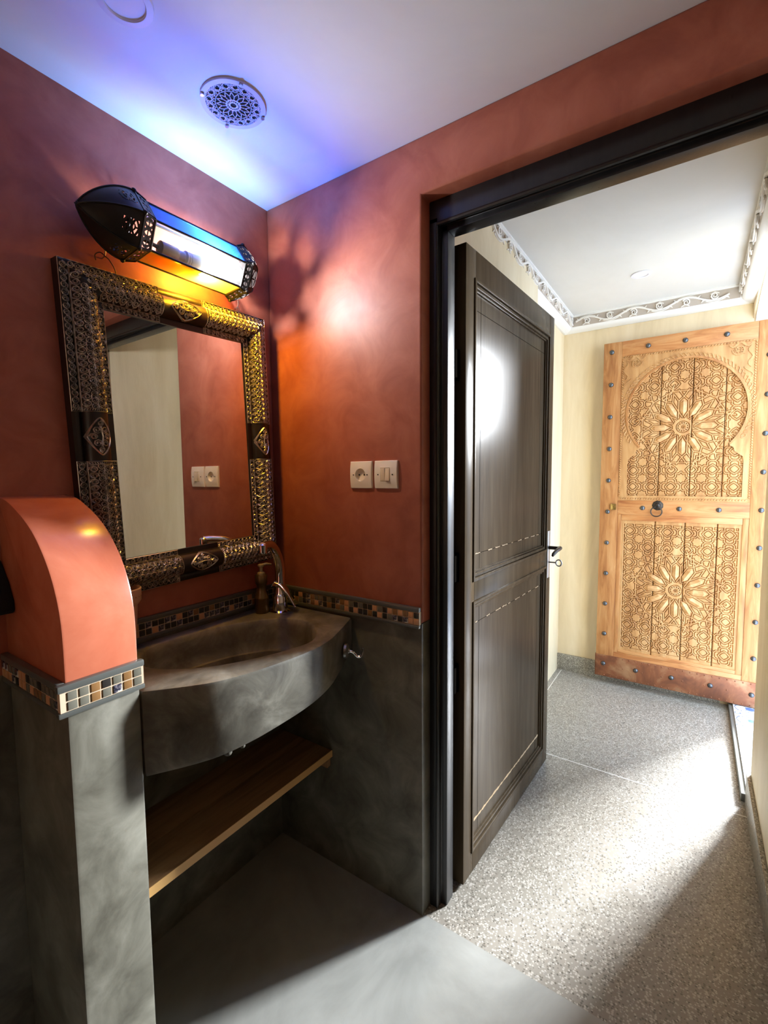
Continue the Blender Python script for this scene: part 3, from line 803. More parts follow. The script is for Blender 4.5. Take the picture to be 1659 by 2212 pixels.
h0, h1 = -.0145, -.003
insl = [(q[0] + (oc[0] - q[0]) * 0.0, q[1]) for q in hole]
vs = [cfn(*q, h1) for q in outer] + [cfn(*q, h1) for q in hole] + [cfn(*q, h0) for q in hole]
fs = []
for i in range(n):
    j = (i + 1) % n
    fs += [(i, j, n + j, n + i), (n + i, n + j, 2 * n + j, 2 * n + i)]
sp.add(vs, fs)
obj('arch_board', sp, 'pine_carved', cdv, smooth=30, recalc=True, label='board cut to a horseshoe arch')
# arch lip
lipP = hole[:41]
obj('arch_lip', MB().ribbon([(ac[0] + (q[0] - ac[0]) * 1.02, ac[1] + (q[1] - ac[1]) * 1.02) for q in lipP], .010, -.003, .001, cfn), 'pine_door', cdv)
# braided band
br = MB()
for ph in (0, PI):
    P = []
    nn = 300
    for i in range(nn + 1):
        a = math.radians(-32) + math.radians(244) * i / nn
        r = aR + .0275 + .0095 * math.sin(46 * a + ph)
        P.append(cfn(ac[0] + r * math.cos(a), ac[1] + r * math.sin(a), -.003 + .0018 * math.cos(46 * a + ph)))
    br.tube(P, .0034, 5)
obj('braid', br, 'pine_carved', cdv, smooth=60, label='braided carving around the arch')
# corner leaves
for mx in (1, -1):
    lf = MB()
    f = lambda a, b, h, mx=mx: cfn((.104 + a) if mx > 0 else (.738 - a), 2.038 - b, h)
    lf.ribbon(spiral(.075, .045, .030, .008, 0, 2.6 * PI, 26), .0045, -.003, .0015, f)
    lf.ribbon([(.02 + .10 * k / 12, .018 + .012 * math.sin(k * .8)) for k in range(13)], [.003 + .009 * math.sin(PI * k / 12) for k in range(13)], -.003, .0015, f)
    lf.ribbon([(.022 + .010 * math.sin(k * .8), .03 + .11 * k / 12) for k in range(13)], [.003 + .009 * math.sin(PI * k / 12) for k in range(13)], -.003, .0015, f)
    for k in range(4):
        lf.ribbon([(.055 + .013 * k, .028), (.055 + .013 * k, .066)], .003, -.003, .001, f)
        lf.ribbon([(.050, .030 + .012 * k), (.100, .030 + .012 * k)], .003, -.003, .001, f)
    lf.ribbon([(.03 + .02 * math.cos(k * .5), .135 + .007 * k) for k in range(9)], [.003 + .006 * math.sin(PI * k / 8) for k in range(9)], -.003, .0015, f)
    obj('leaf_carving', lf, 'pine_carved', cdv, smooth=0, kind='stuff')
# rope mouldings
def rope(p0, p1, wd=.011, pitch=.0135):
    p0 = np.array(p0); p1 = np.array(p1); Ln = np.linalg.norm(p1 - p0); d = (p1 - p0) / Ln; nn = np.array([-d[1], d[0]])
    mb = MB(); m = int(Ln / pitch)
    for i in range(m):
        c = p0 + d * (i + .5) * Ln / m; e = pitch * .5
        q = [c - d * e * 1.3 - nn * wd / 2, c + d * e * .3 - nn * wd / 2, c + d * e * 1.3 + nn * wd / 2, c - d * e * .3 + nn * wd / 2]
        vs = [cfn(*x, -.006) for x in q] + [cfn(*(c + (x - c) * .55), .003) for x in q]
        mb.add(vs, [(4, 5, 6, 7), (0, 1, 5, 4), (1, 2, 6, 5), (2, 3, 7, 6), (3, 0, 4, 7)])
    return obj('rope_moulding', mb, 'pine_carved', cdv, smooth=0, kind='stuff')
rope((.1065, 1.195), (.1065, 2.032)); rope((.7355, 2.032), (.7355, 1.195)); rope((.112, 2.034), (.730, 2.034)); rope((.112, 1.187), (.730, 1.187))
# inner frame of the lower panel
lf = MB()
for (a0, a1, b0, b1) in ((.100, .122, .215, 1.088), (.714, .742, .215, 1.088), (.122, .714, .215, .236), (.122, .714, 1.052, 1.088)):
    obj('panel_moulding', cbox(MB(), a0, a1, b0, b1, -.012, -.003), 'pine_door' if a1 - a0 < .1 else 'pine_rail', cdv, bevel=.003)
# latch and ring knocker
lt = obj('latch', cbox(MB(), .062, .092, 1.116, 1.152, 0, .010), 'brass', cdv, bevel=.002, label='small square brass latch')
obj('latch_boss', MB().lathe([(.010, 0), (.010, .002), (.006, .003), (.005, .001), (.002, .001)], cfn(.077, 1.134, .010), axis='x', M=Matrix.Scale(-1, 3, Vector((1, 0, 0))), seg=18), 'brass', lt)
kn = obj('ring_plate', MB().lathe([(.030, 0), (.027, .004), (.017, .007), (.012, .014), (.004, .018)], cfn(.313, 1.148, 0), axis='x', M=Matrix.Scale(-1, 3, Vector((1, 0, 0))), seg=9), 'iron_dark', cdv, smooth=0, label='scalloped iron plate of the ring handle')
obj('ring', MB().tube([cfn(.308 + .0285 * math.cos(a), 1.112 + .0285 * math.sin(a), .016 + .004 * math.sin(a)) for a in np.linspace(0, 2 * PI, 36, endpoint=False)], .0032, 8, closed=True), 'iron_dark', kn)
obj('ring_staple', MB().tube([cfn(.300, 1.146, .004), cfn(.302, 1.142, .022), cfn(.316, 1.142, .022), cfn(.318, 1.146, .004)], .003, 6), 'iron_dark', kn)
# door hinges on the far jamb
for z in (.35, 1.85):
    obj('hinge', MB().tube([(CX + .03, CY - CW - .006, z - .06), (CX + .03, CY - CW - .006, z + .06)], .009, 10), 'iron_dark', cdv)

# ================================================================== concrete sink
ZT = .885
SC = np.array([-.335, -.205])
front = catmull([(-.648, -.290), (-.590, -.340), (-.530, -.382), (-.455, -.408), (-.388, -.421), (-.320, -.430), (-.257, -.431), (-.190, -.420), (-.124, -.396), (-.060, -.370), (-.002, -.344)], 4)
outl = [(-.648, -.002)] + [tuple(q) for q in front] + [(-.002, -.002)]
rimP = catmull([(-.560, -.215), (-.520, -.270), (-.470, -.312), (-.389, -.352), (-.305, -.378), (-.230, -.383), (-.160, -.335), (-.112, -.240), (-.140, -.155), (-.215, -.100), (-.300, -.066), (-.400, -.050), (-.490, -.056), (-.548, -.100), (-.572, -.160)], 6, True)
def polar_r(poly, a):
    d = np.array([math.cos(a), math.sin(a)]); best = 0
    m = len(poly)
    for i in range(m):
        p = np.array(poly[i]) - SC; q = np.array(poly[(i + 1) % m]) - SC
        e = q - p; den = d[0] * e[1] - d[1] * e[0]
        if abs(den) < 1e-12: continue
        t = (p[0] * e[1] - p[1] * e[0]) / den; s = (p[0] * d[1] - p[1] * d[0]) / den
        if t > 0 and -1e-6 <= s <= 1 + 1e-6: best = max(best, t)
    return best
angs = sorted(set([2 * PI * i / 96 - PI for i in range(96)] + [math.atan2(q[1] - SC[1], q[0] - SC[0]) for q in ((-.648, -.002), (-.648, -.290), (-.002, -.344), (-.002, -.002))]))
na = len(angs)
Ro = [polar_r(outl, a) for a in angs]; Ri = [polar_r(rimP, a) for a in angs]
def zbot(x): return .692 + (.765 - .692) * min(1, max(0, (x + .648) / .60)) ** 1.0
loops = []
def lp_(fr, fz): loops.append([(SC[0] + fr(k) * math.cos(angs[k]), SC[1] + fr(k) * math.sin(angs[k]), fz(k)) for k in range(na)])
ox = lambda k: SC[0] + Ro[k] * math.cos(angs[k])
lp_(lambda k: Ro[k] - .012, lambda k: zbot(ox(k)))
lp_(lambda k: Ro[k] - .003, lambda k: zbot(ox(k)) + .003)
lp_(lambda k: Ro[k], lambda k: zbot(ox(k)) + .012)
lp_(lambda k: Ro[k], lambda k: ZT - .010)
lp_(lambda k: Ro[k] - .003, lambda k: ZT - .003)
lp_(lambda k: Ro[k] - .010, lambda k: ZT)
lp_(lambda k: Ri[k] + .004, lambda k: ZT)
lp_(lambda k: Ri[k], lambda k: ZT - .003)
lp_(lambda k: Ri[k] - .006, lambda k: ZT - .020)
lp_(lambda k: Ri[k] * .955, lambda k: ZT - .060)
lp_(lambda k: Ri[k] * .93, lambda k: ZT - .082)
lp_(lambda k: Ri[k] * .89, lambda k: ZT - .092)
lp_(lambda k: Ri[k] * .80, lambda k: ZT - .095)
lp_(lambda k: Ri[k] * .785, lambda k: ZT - .090)
lp_(lambda k: Ri[k] * .770, lambda k: ZT - .090)
lp_(lambda k: Ri[k] * .755, lambda k: ZT - .098)
lp_(lambda k: Ri[k] * .72, lambda k: ZT - .118)
lp_(lambda k: Ri[k] * .50, lambda k: ZT - .134)
lp_(lambda k: Ri[k] * .28, lambda k: ZT - .142)
lp_(lambda k: .034, lambda k: ZT - .146)
sm = MB(); vs = [p for l in loops for p in l]; fs = []
for i in range(len(loops) - 1):
    for k in range(na):
        j = (k + 1) % na; fs.append((i * na + k, i * na + j, (i + 1) * na + j, (i + 1) * na + k))
fs.append(tuple(range(na))[::-1]); fs.append(tuple((len(loops) - 1) * na + k for k in range(na)))
sm.add(vs, fs)
sk = thing('wash_basin', 'grey cast concrete wash basin with a bowed front apron', 'sink', (-.33, -.2, .70))
obj('basin', sm, 'sink_concrete', sk, smooth=42)
obj('drain', MB().lathe([(.033, 0), (.033, .004), (.026, .005), (.024, .001), (.006, .001), (.005, .004), (.001, .005)], (SC[0], SC[1], ZT - .1462), seg=28), 'dull_steel', sk)
obj('waste_pipe', MB().tube([(SC[0], SC[1], ZT - .15), (SC[0], SC[1], .640), (SC[0] - .005, SC[1] - .01, .615), (SC[0] - .02, SC[1] + .01, .605), (SC[0] - .03, SC[1] + .08, .615), (SC[0] - .03, -.002, .62)], .020, 14), 'pipe_white', sk, label='pale waste pipe below the basin')

dp = MB()
for (x, y, z, r) in ((-.505, -.377, .708, .0095), (-.474, -.390, .711, .006)):
    dp.lathe([(r * .3, -r * 1.0), (r * .8, -r * .75), (r * 1.05, -r * .2), (r, r * .5), (r * .5, r)], (x, y, z), seg=14)
obj('plaster_drip', dp, 'sink_concrete', sk, smooth=60, kind='stuff')

# towel hook on apron
hk = thing('towel_hook', 'chrome towel hook screwed to the right end of the basin apron', 'hook', (-.100, -.392, .81))
hn = Vector((.46, -.888, 0)).normalized(); hp = Vector((-.0895, -.3905, .812)); hs = Vector((0, 0, 1)).cross(hn)
Mh = Matrix((( *hs, 0), (0, 0, 1, 0), (*hn, 0))).to_3x3() if False else Matrix([hs, hn.cross(hs), hn]).transposed()
obj('rosette', MB().lathe([(.022, -.004), (.022, .003), (.017, .006), (.008, .008), (.006, .012)], hp, M=Mh, seg=24), 'dull_steel', hk)
P = [hp + hn * .008, hp + hn * .022 + Vector((0, 0, -.004)), hp + hn * .034 + Vector((0, 0, -.016)), hp + hn * .046 + Vector((0, 0, -.014)), hp + hn * .052 + Vector((0, 0, .004)), hp + hn * .050 + Vector((0, 0, .012))]
obj('prong', MB().tube([tuple(q) for q in catmull([tuple(p) for p in P], 5)], .0038, 10), 'chrome', hk)

# wooden shelf under the basin
sh = thing('wooden_shelf', 'two-plank wooden shelf below the concrete basin', 'shelf', (-.32, -.13, .39))
for (y0, y1) in ((-.252, -.131), (-.129, -.002)):
    obj('plank', MB().box((PX1 + .001, y0, .389), (-.002, y1, .409)), 'shelf_wood', sh, bevel=.0015)
obj('front_edge', MB().box((PX1 + .001, -.2535, .387), (-.002, -.2522, .410)), 'shelf_edge', sh, smooth=0, label='light edge strip')
obj('batten', MB().box((-.020, -.245, .352), (-.002, -.01, .388)), 'shelf_wood', sh, bevel=.001)
obj('batten', MB().box((PX1 + .001, -.245, .352), (PX1 + .02, -.01, .388)), 'shelf_wood', sh, bevel=.001)

# ------------------------------------------------------------------ faucet
fb = Vector((-.082, -.105, ZT)); ft = Vector((-.205, -.168, 1.113)); fd = Vector((ft.x - fb.x, ft.y - fb.y, 0)); fd.normalize()
fa = thing('faucet', 'tall chrome swan-neck faucet at the back corner of the basin', 'faucet', tuple(fb))
obj('base', MB().lathe([(.034, 0), (.034, .004), (.026, .008), (.024, .030), (.022, .052), (.017, .060), (.010, .064)], fb, seg=28), 'chrome', fa)
P = [fb + Vector((0, 0, .045)), fb + Vector((0, 0, .09)) - fd * .006, fb + Vector((0, 0, .15)) - fd * .004, fb + Vector((0, 0, .20)) + fd * .022, fb + Vector((0, 0, .232)) + fd * .065, fb + Vector((0, 0, .240)) + fd * .105, ft + Vector((0, 0, .012))]
C = catmull([tuple(p) for p in P], 7)
obj('spout', MB().tube([tuple(q) for q in C], [.0190 - .0065 * min(1, i / (len(C) - 8)) for i in range(len(C))], 16), 'chrome', fa)
obj('aerator', MB().lathe([(.0125, 0), (.0138, .004), (.0138, .026), (.010, .030)], ft + Vector((0, 0, -.010)), seg=20), 'chrome', fa)
hv = Vector((.55, -.83, 0)).normalized(); hsd = Vector((0, 0, 1)).cross(hv)
Q0 = fb + Vector((0, 0, .066))
lvp = []
for (a, z, wd, th) in ((-.016, .036, .012, .014), (.010, .030, .017, .012), (.034, -.004, .020, .008), (.056, -.044, .021, .004)):
    c = Q0 + hv * a + Vector((0, 0, z))
    lvp.append([c + hsd * wd, c - hsd * wd, c - hsd * wd + Vector((0, 0, -th)) - hv * th * .6, c + hsd * wd + Vector((0, 0, -th)) - hv * th * .6])
lm = MB(); lm.add([p for l in lvp for p in l], [(4*i + k, 4*i + (k + 1) % 4, 4*i + 4 + (k + 1) % 4, 4*i + 4 + k) for i in range(3) for k in range(4)] + [(0, 1, 2, 3), (15, 14, 13, 12)])
obj('lever', lm, 'chrome', fa, bevel=.002)

# soap dispenser
sd = Vector((-.122, -.062, ZT))
so = thing('soap_dispenser', 'dark bronze soap pump bottle left of the faucet', 'soap dispenser', tuple(sd))
obj('bottle', MB().lathe([(.021, 0), (.023, .003), (.023, .048), (.0235, .050), (.0225, .053), (.021, .058), (.017, .072), (.0155, .082), (.016, .094), (.019, .099), (.020, .104), (.020, .124), (.018, .127), (.006, .128)], sd, seg=28), 'bronze', so)
pu = MB().lathe([(.013, .127), (.0125, .134), (.0065, .137), (.006, .152), (.010, .154), (.0105, .160), (.006, .163)], sd, seg=20)
pu.tube([tuple(sd + Vector((0, 0, .158))), tuple(sd + Vector((.018, -.006, .161))), tuple(sd + Vector((.034, -.012, .157)))], [.0055, .0045, .003], 8)
obj('pump', pu, 'bronze_light', so)

# terracotta tumbler behind the partition
tu = Vector((-.572, -.056, ZT + .0005))
tb = thing('terracotta_cup', 'terracotta cup with a painted rim behind the coral partition', 'cup', tuple(tu))
obj('cup', MB().lathe([(.030, 0), (.031, .004), (.037, .07), (.041, .128), (.046, .134), (.050, .140), (.051, .170), (.0485, .172), (.046, .168), (.040, .120), (.030, .02), (.005, .015)], tu, seg=36), 'terracotta', tb)
for zz in (.148, .120):
    for k in range(26):
        a = 2 * PI * k / 26; r = .0505 if zz > .13 else .0408
        c = tu + Vector((r * math.cos(a), r * math.sin(a), zz + .002 * math.sin(a * 5)))
        if zz > .13 or k % 2 == 0:
            pass
pm = MB()
for k in range(26):
    a = 2 * PI * k / 26
    c = tu + Vector((.0506 * math.cos(a), .0506 * math.sin(a), .152)); tg = Vector((-math.sin(a), math.cos(a), 0)); rd = Vector((math.cos(a), math.sin(a), 0))
    pm.add([c - tg * .003, c + Vector((0, 0, .0022)), c + tg * .003, c - Vector((0, 0, .0022)), c + rd * .0008], [(0, 1, 4), (1, 2, 4), (2, 3, 4), (3, 0, 4)])
obj('painted_dots', pm, 'terracotta_deco', tb, smooth=0, kind='stuff')

# dark block in the corner behind the partition
bk = MB().prism([(0, 1.050), (-.056, 1.050), (-.064, 1.058), (-.063, 1.078), (-.040, 1.115), (0, 1.160)], PX0 - .045, PX0 - .0005, lambda a, b, c: (c, a, b))  # stands for a dark shape of unknown kind
tag(obj('dark_block', bk, 'hole_black', bevel=.003), 'small black block of unknown kind on the left side of the coral partition', 'block')

# ================================================================== mirror
MC = Vector((-.338, 0, 1.442)); MR = .037; GW, GH, FWd = .418, .620, .094
mU = Vector((math.cos(MR), 0, math.sin(MR))); mV = Vector((-math.sin(MR), 0, math.cos(MR)))
def mfn(a, b, h): return MC + mU * a + mV * b + Vector((0, -h, 0))
mi = thing('wall_mirror', 'rectangular mirror in an embossed pewter and dark leather frame', 'mirror', tuple(MC))
gl = MB().prism([(-GW/2 - .004, -GH/2 - .004), (GW/2 + .004, -GH/2 - .004), (GW/2 + .004, GH/2 + .004), (-GW/2 - .004, GH/2 + .004)], .016, .024, mfn)
obj('glass', gl, 'mirror_glass', mi, smooth=0, label='plain mirror glass')
# frame section: s 0 (outer) .. FWd (inner)
def sect(s):
    if s < .020: return .0285 + .001 * math.sin(s / .020 * PI)
    if s < .078:
        q = (s - .049) / .029; return .026 + .030 * math.sqrt(max(0, 1 - q * q)) ** 0.9
    return .0285
SN = [0, .0005, .006, .014, .020, .021, .023, .027, .033, .041, .049, .057, .065, .071, .075, .077, .079, .086, .0935, .094]
SHt = [.0, .026] + [sect(s) for s in SN[2:-1]] + [.018]
OW, OH = GW + 2 * FWd, GH + 2 * FWd
sides = [('top', GW, GH), ('right', GH, GW), ('bottom', GW, GH), ('left', GH, GW)]
def side_map(k):
    """returns fn(l, s, h): l along side (-..+), s from outer edge inward"""
    if k == 0: return lambda l, s, h: mfn(l, OH/2 - s, h)
    if k == 1: return lambda l, s, h: mfn(OW/2 - s, -l, h)
    if k == 2: return lambda l, s, h: mfn(-l, -OH/2 + s, h)
    return lambda l, s, h: mfn(-OW/2 + s, l, h)
def scroll_curve(cx, cy, size, ang, hand):
    n = 13; pts = []
    for i in range(n + 1):
        q = i / n
        th = hand * (q * 1.75 * 2 * PI) ; r = size * (1 - .80 * q)
        pts.append((r * math.cos(th), r * math.sin(th)))
    c, s_ = math.cos(ang), math.sin(ang)
    return [(cx + c * x - s_ * y, cy + s_ * x + c * y) for x, y in pts]
for k in range(4):
    full = (OW if k % 2 == 0 else OH)
    fm = side_map(k)
    vs = []; nS = len(SN)
    for sgn in (-1, 1):
        for s, h in zip(SN, SHt):
            vs.append(fm(sgn * (full / 2 - s), s, h))
    fs = [(i, i + 1, nS + i + 1, nS + i) for i in range(nS - 1)]
    fo = obj('frame_side', MB().add(vs, fs), 'frame_leather', mi, smooth=50, recalc=False)
    half = .058 if k % 2 else .066
    # embossed sheets either side of the plain leather band
    for sgn in (-1, 1):
        mb = MB()
        def put(l, s, h, fm=fm, sgn=sgn): return fm(sgn * l, s, h + sect(min(max(s, .001), .093)))
        l0, l1 = half, full / 2
        pitch = .0152
        rows = [(.0105, .0085), (.0285, .0082), (.042, .0085), (.056, .0085), (.0695, .0082), (.0858, .0068)]
        nL = int((l1 - l0) / pitch)
        for i in range(nL):
            for r_, (s, sz) in enumerate(rows):
                l = l0 + .012 + (i + (.5 if r_ % 2 else 0)) * pitch
                if l > full / 2 - s - .004: continue
                hand = 1 if (r_ < 3) else -1
                ang = rng.uniform(-.5, .5) + (0 if i % 2 else PI) + (PI / 2 if r_ in (1, 4) else 0)
                C_ = scroll_curve(l, s, sz * rng.uniform(.92, 1.12), ang, hand if i % 2 else -hand)
                mb.ribbon(C_, [.0034 - .0014 * q / 13 for q in range(14)], .0002, .0028, put, crest=True)
        # banded edge next to the leather
        for ll in (l0 + .001, l0 + .009):
            mb.ribbon([(ll, s) for s in np.linspace(.001, .093, 26)], .0022, .0003, .0022, put, crest=True)
        for s in np.linspace(.004, .090, 20):
            mb.ribbon([(l0 + .003, s), (l0 + .007, s + .002)], .0022, .0002, .0018, put, crest=True)
        for s in (.0012, .0205, .0785, .0925):
            ll = np.linspace(l0, full / 2 - s, 30)
            mb.ribbon([(a, s) for a in ll], .0020, .0003, .0020, put, crest=True)
        obj('embossed_sheet', mb, 'pewter', fo, smooth=0, kind='stuff', recalc=False)
    # diamond medallion
    mb = MB()
    def put2(l, s, h, fm=fm): return fm(l, s, h + sect(s))
    lw, sw = .044, .027
    outl_m = []
    for i in range(32):
        a = 2 * PI * i / 32
        outl_m.append((lw * math.copysign(abs(math.cos(a)) ** 1.5, math.cos(a)), .049 + sw * math.copysign(abs(math.sin(a)) ** 1.5, math.sin(a))))
    mb.ribbon(outl_m, .0042, .0003, .0035, put2, closed=True, crest=True)
    for (cx, cs, sz, an, hd_) in ((.016, .041, .010, .6, 1), (.016, .057, .010, -.6, -1), (-.016, .041, .010, PI - .6, -1), (-.016, .057, .010, PI + .6, 1), (.031, .049, .007, 0, 1), (-.031, .049, .007, PI, 1), (0, .034, .008, -PI/2, 1), (0, .064, .008, PI/2, -1)):
        mb.ribbon(scroll_curve(cx, cs, sz, an, hd_), .0034, .0003, .0034, put2, crest=True)
    mb.ribbon([(-.024, .049), (0, .0525), (.024, .049)], .004, .0003, .004, put2, crest=True)
    obj('medallion', mb, 'pewter', fo, smooth=0, recalc=False, label='diamond shaped pierced medallion')
bkb = MB().prism([(-OW/2 + .01, -OH/2 + .01), (OW/2 - .01, -OH/2 + .01), (OW/2 - .01, OH/2 - .01), (-OW/2 + .01, OH/2 - .01)], .001, .016, mfn)
obj('backing_board', bkb, 'frame_leather', mi, smooth=0)

# hooks and wire holding the mirror
def wall_hook(x, z, label, wire):
    t = thing('mirror_hook', label, 'hook', (x, -.001, z), 'hooks above the mirror')
    obj('nail', MB().tube([(x, -.0005, z - .004), (x, -.014, z - .002), (x, -.019, z + .004), (x - .001, -.020, z + .016)], .0016, 8), 'dull_steel', t)
    if wire:
        P = [(x + .026, -.012, z - .062), (x + .024, -.015, z - .030), (x + .010, -.018, z - .010), (x, -.019, z - .004), (x - .012, -.018, z + .002), (x - .022, -.014, z - .006), (x - .020, -.012, z - .018)]
        obj('wire', MB().tube([tuple(q) for q in catmull(P, 5)], .0013, 6), 'iron_dark', t)
        P = [(x - .008, -.012, z - .038), (x - .022, -.012, z - .044), (x - .026, -.011, z - .058)]
        obj('wire_end', MB().tube([tuple(q) for q in catmull(P, 5)], .0012, 6), 'iron_dark', t)
    else:
        obj('eye', MB().tube([(x + .004 * math.cos(a), -.017, z - .010 + .007 * math.sin(a)) for a in np.linspace(0, 2 * PI, 16, endpoint=False)], .0014, 6, closed=True), 'dull_steel', t)
wall_hook(-.543, 1.880, 'bent hook with loose wire over the left end of the mirror', True)
wall_hook(-.146, 1.874, 'small steel hook over the right end of the mirror', False)

# ================================================================== lantern
LS, LA = .067, .43
LC = np.array([-.086, 1.938])
def hexv(i, sc=1.0):
    """vertex i=0..5 in (y,z); face 0 (between 0 and 1) is the front"""
    n_ = np.array([-math.cos(LA), -math.sin(LA)]); u_ = np.array([-math.sin(LA), math.cos(LA)])
    a = PI / 6 - i * PI / 3      # 0: front top, 1: front bottom
    return LC + sc * LS * (n_ * math.cos(a) + u_ * math.sin(a))
LX0, LX1 = -.490, -.222
la = thing('wall_lantern', 'horizontal iron wall lantern with blue, clear and amber glass', 'wall lamp', (-.355, -.02, 1.938))
HV = [hexv(i) for i in range(6)]
def p3(x, v): return (x, float(v[0]), float(v[1]))
def pane(name, i, mat, label=None):
    a, b = HV[i], HV[(i + 1) % 6]; c = LC
    a2 = a + (c - a) * .03; b2 = b + (c - b) * .03
    mb = MB().add([p3(LX0, a), p3(LX1, a), p3(LX1, b), p3(LX0, b)], [(0, 1, 2, 3)])
    return obj(name, mb, mat, la, smooth=0, label=label, recalc=False)
pane('pane', 0, 'glass_clear', 'clear glass front pane')
pane('pane', 5, 'glass_blue', 'deep blue glass pane')
pane('pane', 1, 'glass_amber', 'amber glass pane')
pane('pane', 2, 'glass_amber_deep', 'amber glass pane facing the wall')
pane('pane', 4, 'glass_pale_blue', 'pale blue glass pane facing the wall')
for i in range(6):
    obj('bar', MB().tube([p3(LX0 - .004, HV[i]), p3(LX1 + .004, HV[i])], .0030, 8), 'lantern_iron', la)
for x in (LX0, LX1):
    obj('hoop', MB().tube([p3(x, HV[i] + (HV[i] - LC) * .02) for i in range(6)], .0036, 8, closed=True), 'lantern_iron', la)
def cap(sign, x0, clen, dlen, name, win):
    W0, W1, H0, H1 = win
    """collar plus six sided pointed dome, pierced"""
    mb = MB()
    def ring(x, sc): return [p3(x, LC + (HV[i] - LC) * sc) for i in range(6)]
    # collar: two hoops and a lattice of rings
    def collar_fn(i):
        a, b = HV[i], HV[(i + 1) % 6]
        def f(p, q, h):
            v = (a * (1 - p) + b * p); v = LC + (v - LC) * (1.03 + .13 * q) ; nrm = ((a + b) / 2 - LC); nrm = nrm / np.linalg.norm(nrm)
            v = v + nrm * h
            return (x0 + sign * clen * q, float(v[0]), float(v[1]))
        return f
    for i in range(6):
        f = collar_fn(i)
        mb.ribbon([(0, .08), (1, .08)], .16, 0, .0016, f); mb.ribbon([(0, .92), (1, .92)], .16, 0, .0016, f)
        for p in (0.0, 1.0): mb.ribbon([(p, 0), (p, 1)], .10, 0, .0016, f)
        for kx in range(3):
            cx = .22 + .28 * kx
            mb.ribbon([(cx + .125 * math.cos(a), .5 + .34 * math.sin(a)) for a in np.linspace(0, 2 * PI, 12, endpoint=False)], .10, 0, .0016, f, closed=True)
            mb.ribbon([(cx - .14, .5), (cx + .14, .5)], .09, 0, .0016, f)
    # dome panels
    def rad(q): return 1.16 * (1 - q ** 1.9) ** .78 if q < .999 else 0.0
    def dome_fn(i):
        a, b = HV[i], HV[(i + 1) % 6]
        def f(p, q, h):
            v = a * (1 - p) + b * p
            # bow the panel outward slightly
            v = LC + (v - LC) * rad(q) * (1 + .10 * math.sin(PI * p) * min(1, 3 * q))
            v = v + ((a + b) / 2 - LC) / LS * h
            return (x0 + sign * (clen + dlen * q), float(v[0]), float(v[1]))
        return f
    QS = np.concatenate([np.linspace(0, .9, 13), [.94, .97, .985, .999]]); PS = np.linspace(0, 1, 11)
    for i in range(6):
        f = dome_fn(i)
        vs = [f(p, q, 0) for q in QS for p in PS]; fs = []
        for r in range(len(QS) - 1):
            for c in range(10):
                qm = (QS[r] + QS[r + 1]) / 2; pmid = (PS[c] + PS[c + 1]) / 2
                if W0 < qm < W1 and H0 < pmid < H1: continue
                o = r * 11 + c; fs.append((o, o + 1, o + 12, o + 11))
        mb.add(vs, fs)
        q0, q1 = W0, W1; qc = (q0 + q1) / 2; hw = (H1 - H0) / 2
        for sx in (-1, 1):
            for sq in (-1, 1):
                mb.ribbon([(.5 + sx * hw * math.sin(PI * t_ / 10) , qc + sq * (q1 - q0) / 2 * t_ / 10) for t_ in range(11)], .045, -.0006, .0008, f)
        mb.ribbon([(H0, qc), (H1, qc)], .03, -.0006, .0008, f)
        mb.ribbon([(.5 + .11 * math.cos(a), qc + .075 * math.sin(a)) for a in np.linspace(0, 2 * PI, 14, endpoint=False)], .03, -.0006, .0008, f, closed=True)
        mb.ribbon([(.5, q0), (.5, qc - .075)], .05, -.0006, .0008, f); mb.ribbon([(.5, q1), (.5, qc + .075)], .05, -.0006, .0008, f)
        # rib
        P = [f(0, q, .0008) for q in QS[:-1]]
        mb.tube(P, .0022, 6)
    tip = (x0 + sign * (clen + dlen), float(LC[0]), float(LC[1]))
    mb.tube([(tip[0] - sign * .006, tip[1], tip[2]), (tip[0] + sign * .004, tip[1], tip[2])], [.004, .0015], 8)
    o = obj(name, mb, 'lantern_iron', la, smooth=30, recalc=False)
    for i in range(6):
        v = LC + (HV[i] - LC) * 1.17
        obj('corner_ball', MB().lathe([(.0005, -.006), (.005, -.003), (.006, 0), (.005, .003), (.0005, .006)], p3(x0 + sign * clen, v), seg=10), 'lantern_iron', o, smooth=60)
cap(-1, LX0, .030, .112, 'pierced_cap', (.07, .38, .3, .7))
cap(1, LX1, .018, .056, 'pierced_cap', (.07, .60, .2, .8))
# bulb
bp = (-.322, -.103, 1.909)
bb = obj('bulb', MB().lathe([(.0225, -.015), (.0238, -.008), (.0245, 0), (.0242, .007), (.0228, .015), (.0188, .0235), (.0118, .029), (.0005, .031)], bp, axis='x', seg=28), 'bulb_glow', la, smooth=60, label='glowing white bulb')
obj('bulb_base', MB().lathe([(.0228, -.0155), (.0222, -.020), (.0205, -.038), (.0195, -.046), (.0195, -.050), (.0185, -.052), (.0195, -.054), (.0185, -.058), (.0195, -.062), (.0150, -.066), (.013, -.095)], bp, axis='x', seg=24), 'bulb_base', bb)
obj('lamp_socket', MB().lathe([(.017, -.085), (.018, -.09), (.018, -.130), (.008, -.134)], bp, axis='x', seg=20), 'bronze_light', la)
obj('socket_arm', MB().tube([(bp[0] - .132, bp[1], bp[2]), (LX0 - .005, bp[1], bp[2] + .005)], .005, 8), 'lantern_iron', la)
for (x, z) in ((-.482, 2.052), (-.198, 2.046)):
    obj('hanging_nail', MB().tube([(x, -.0005, z - .02), (x, -.012, z - .018), (x, -.015, z + .012)], .0018, 8), 'dull_steel', la)
    obj('hanging_loop', MB().tube([(x, -.012, z - .016), (x, -.035, z - .030), (x, -.060, z - .052)], .0016, 6), 'lantern_iron', la)

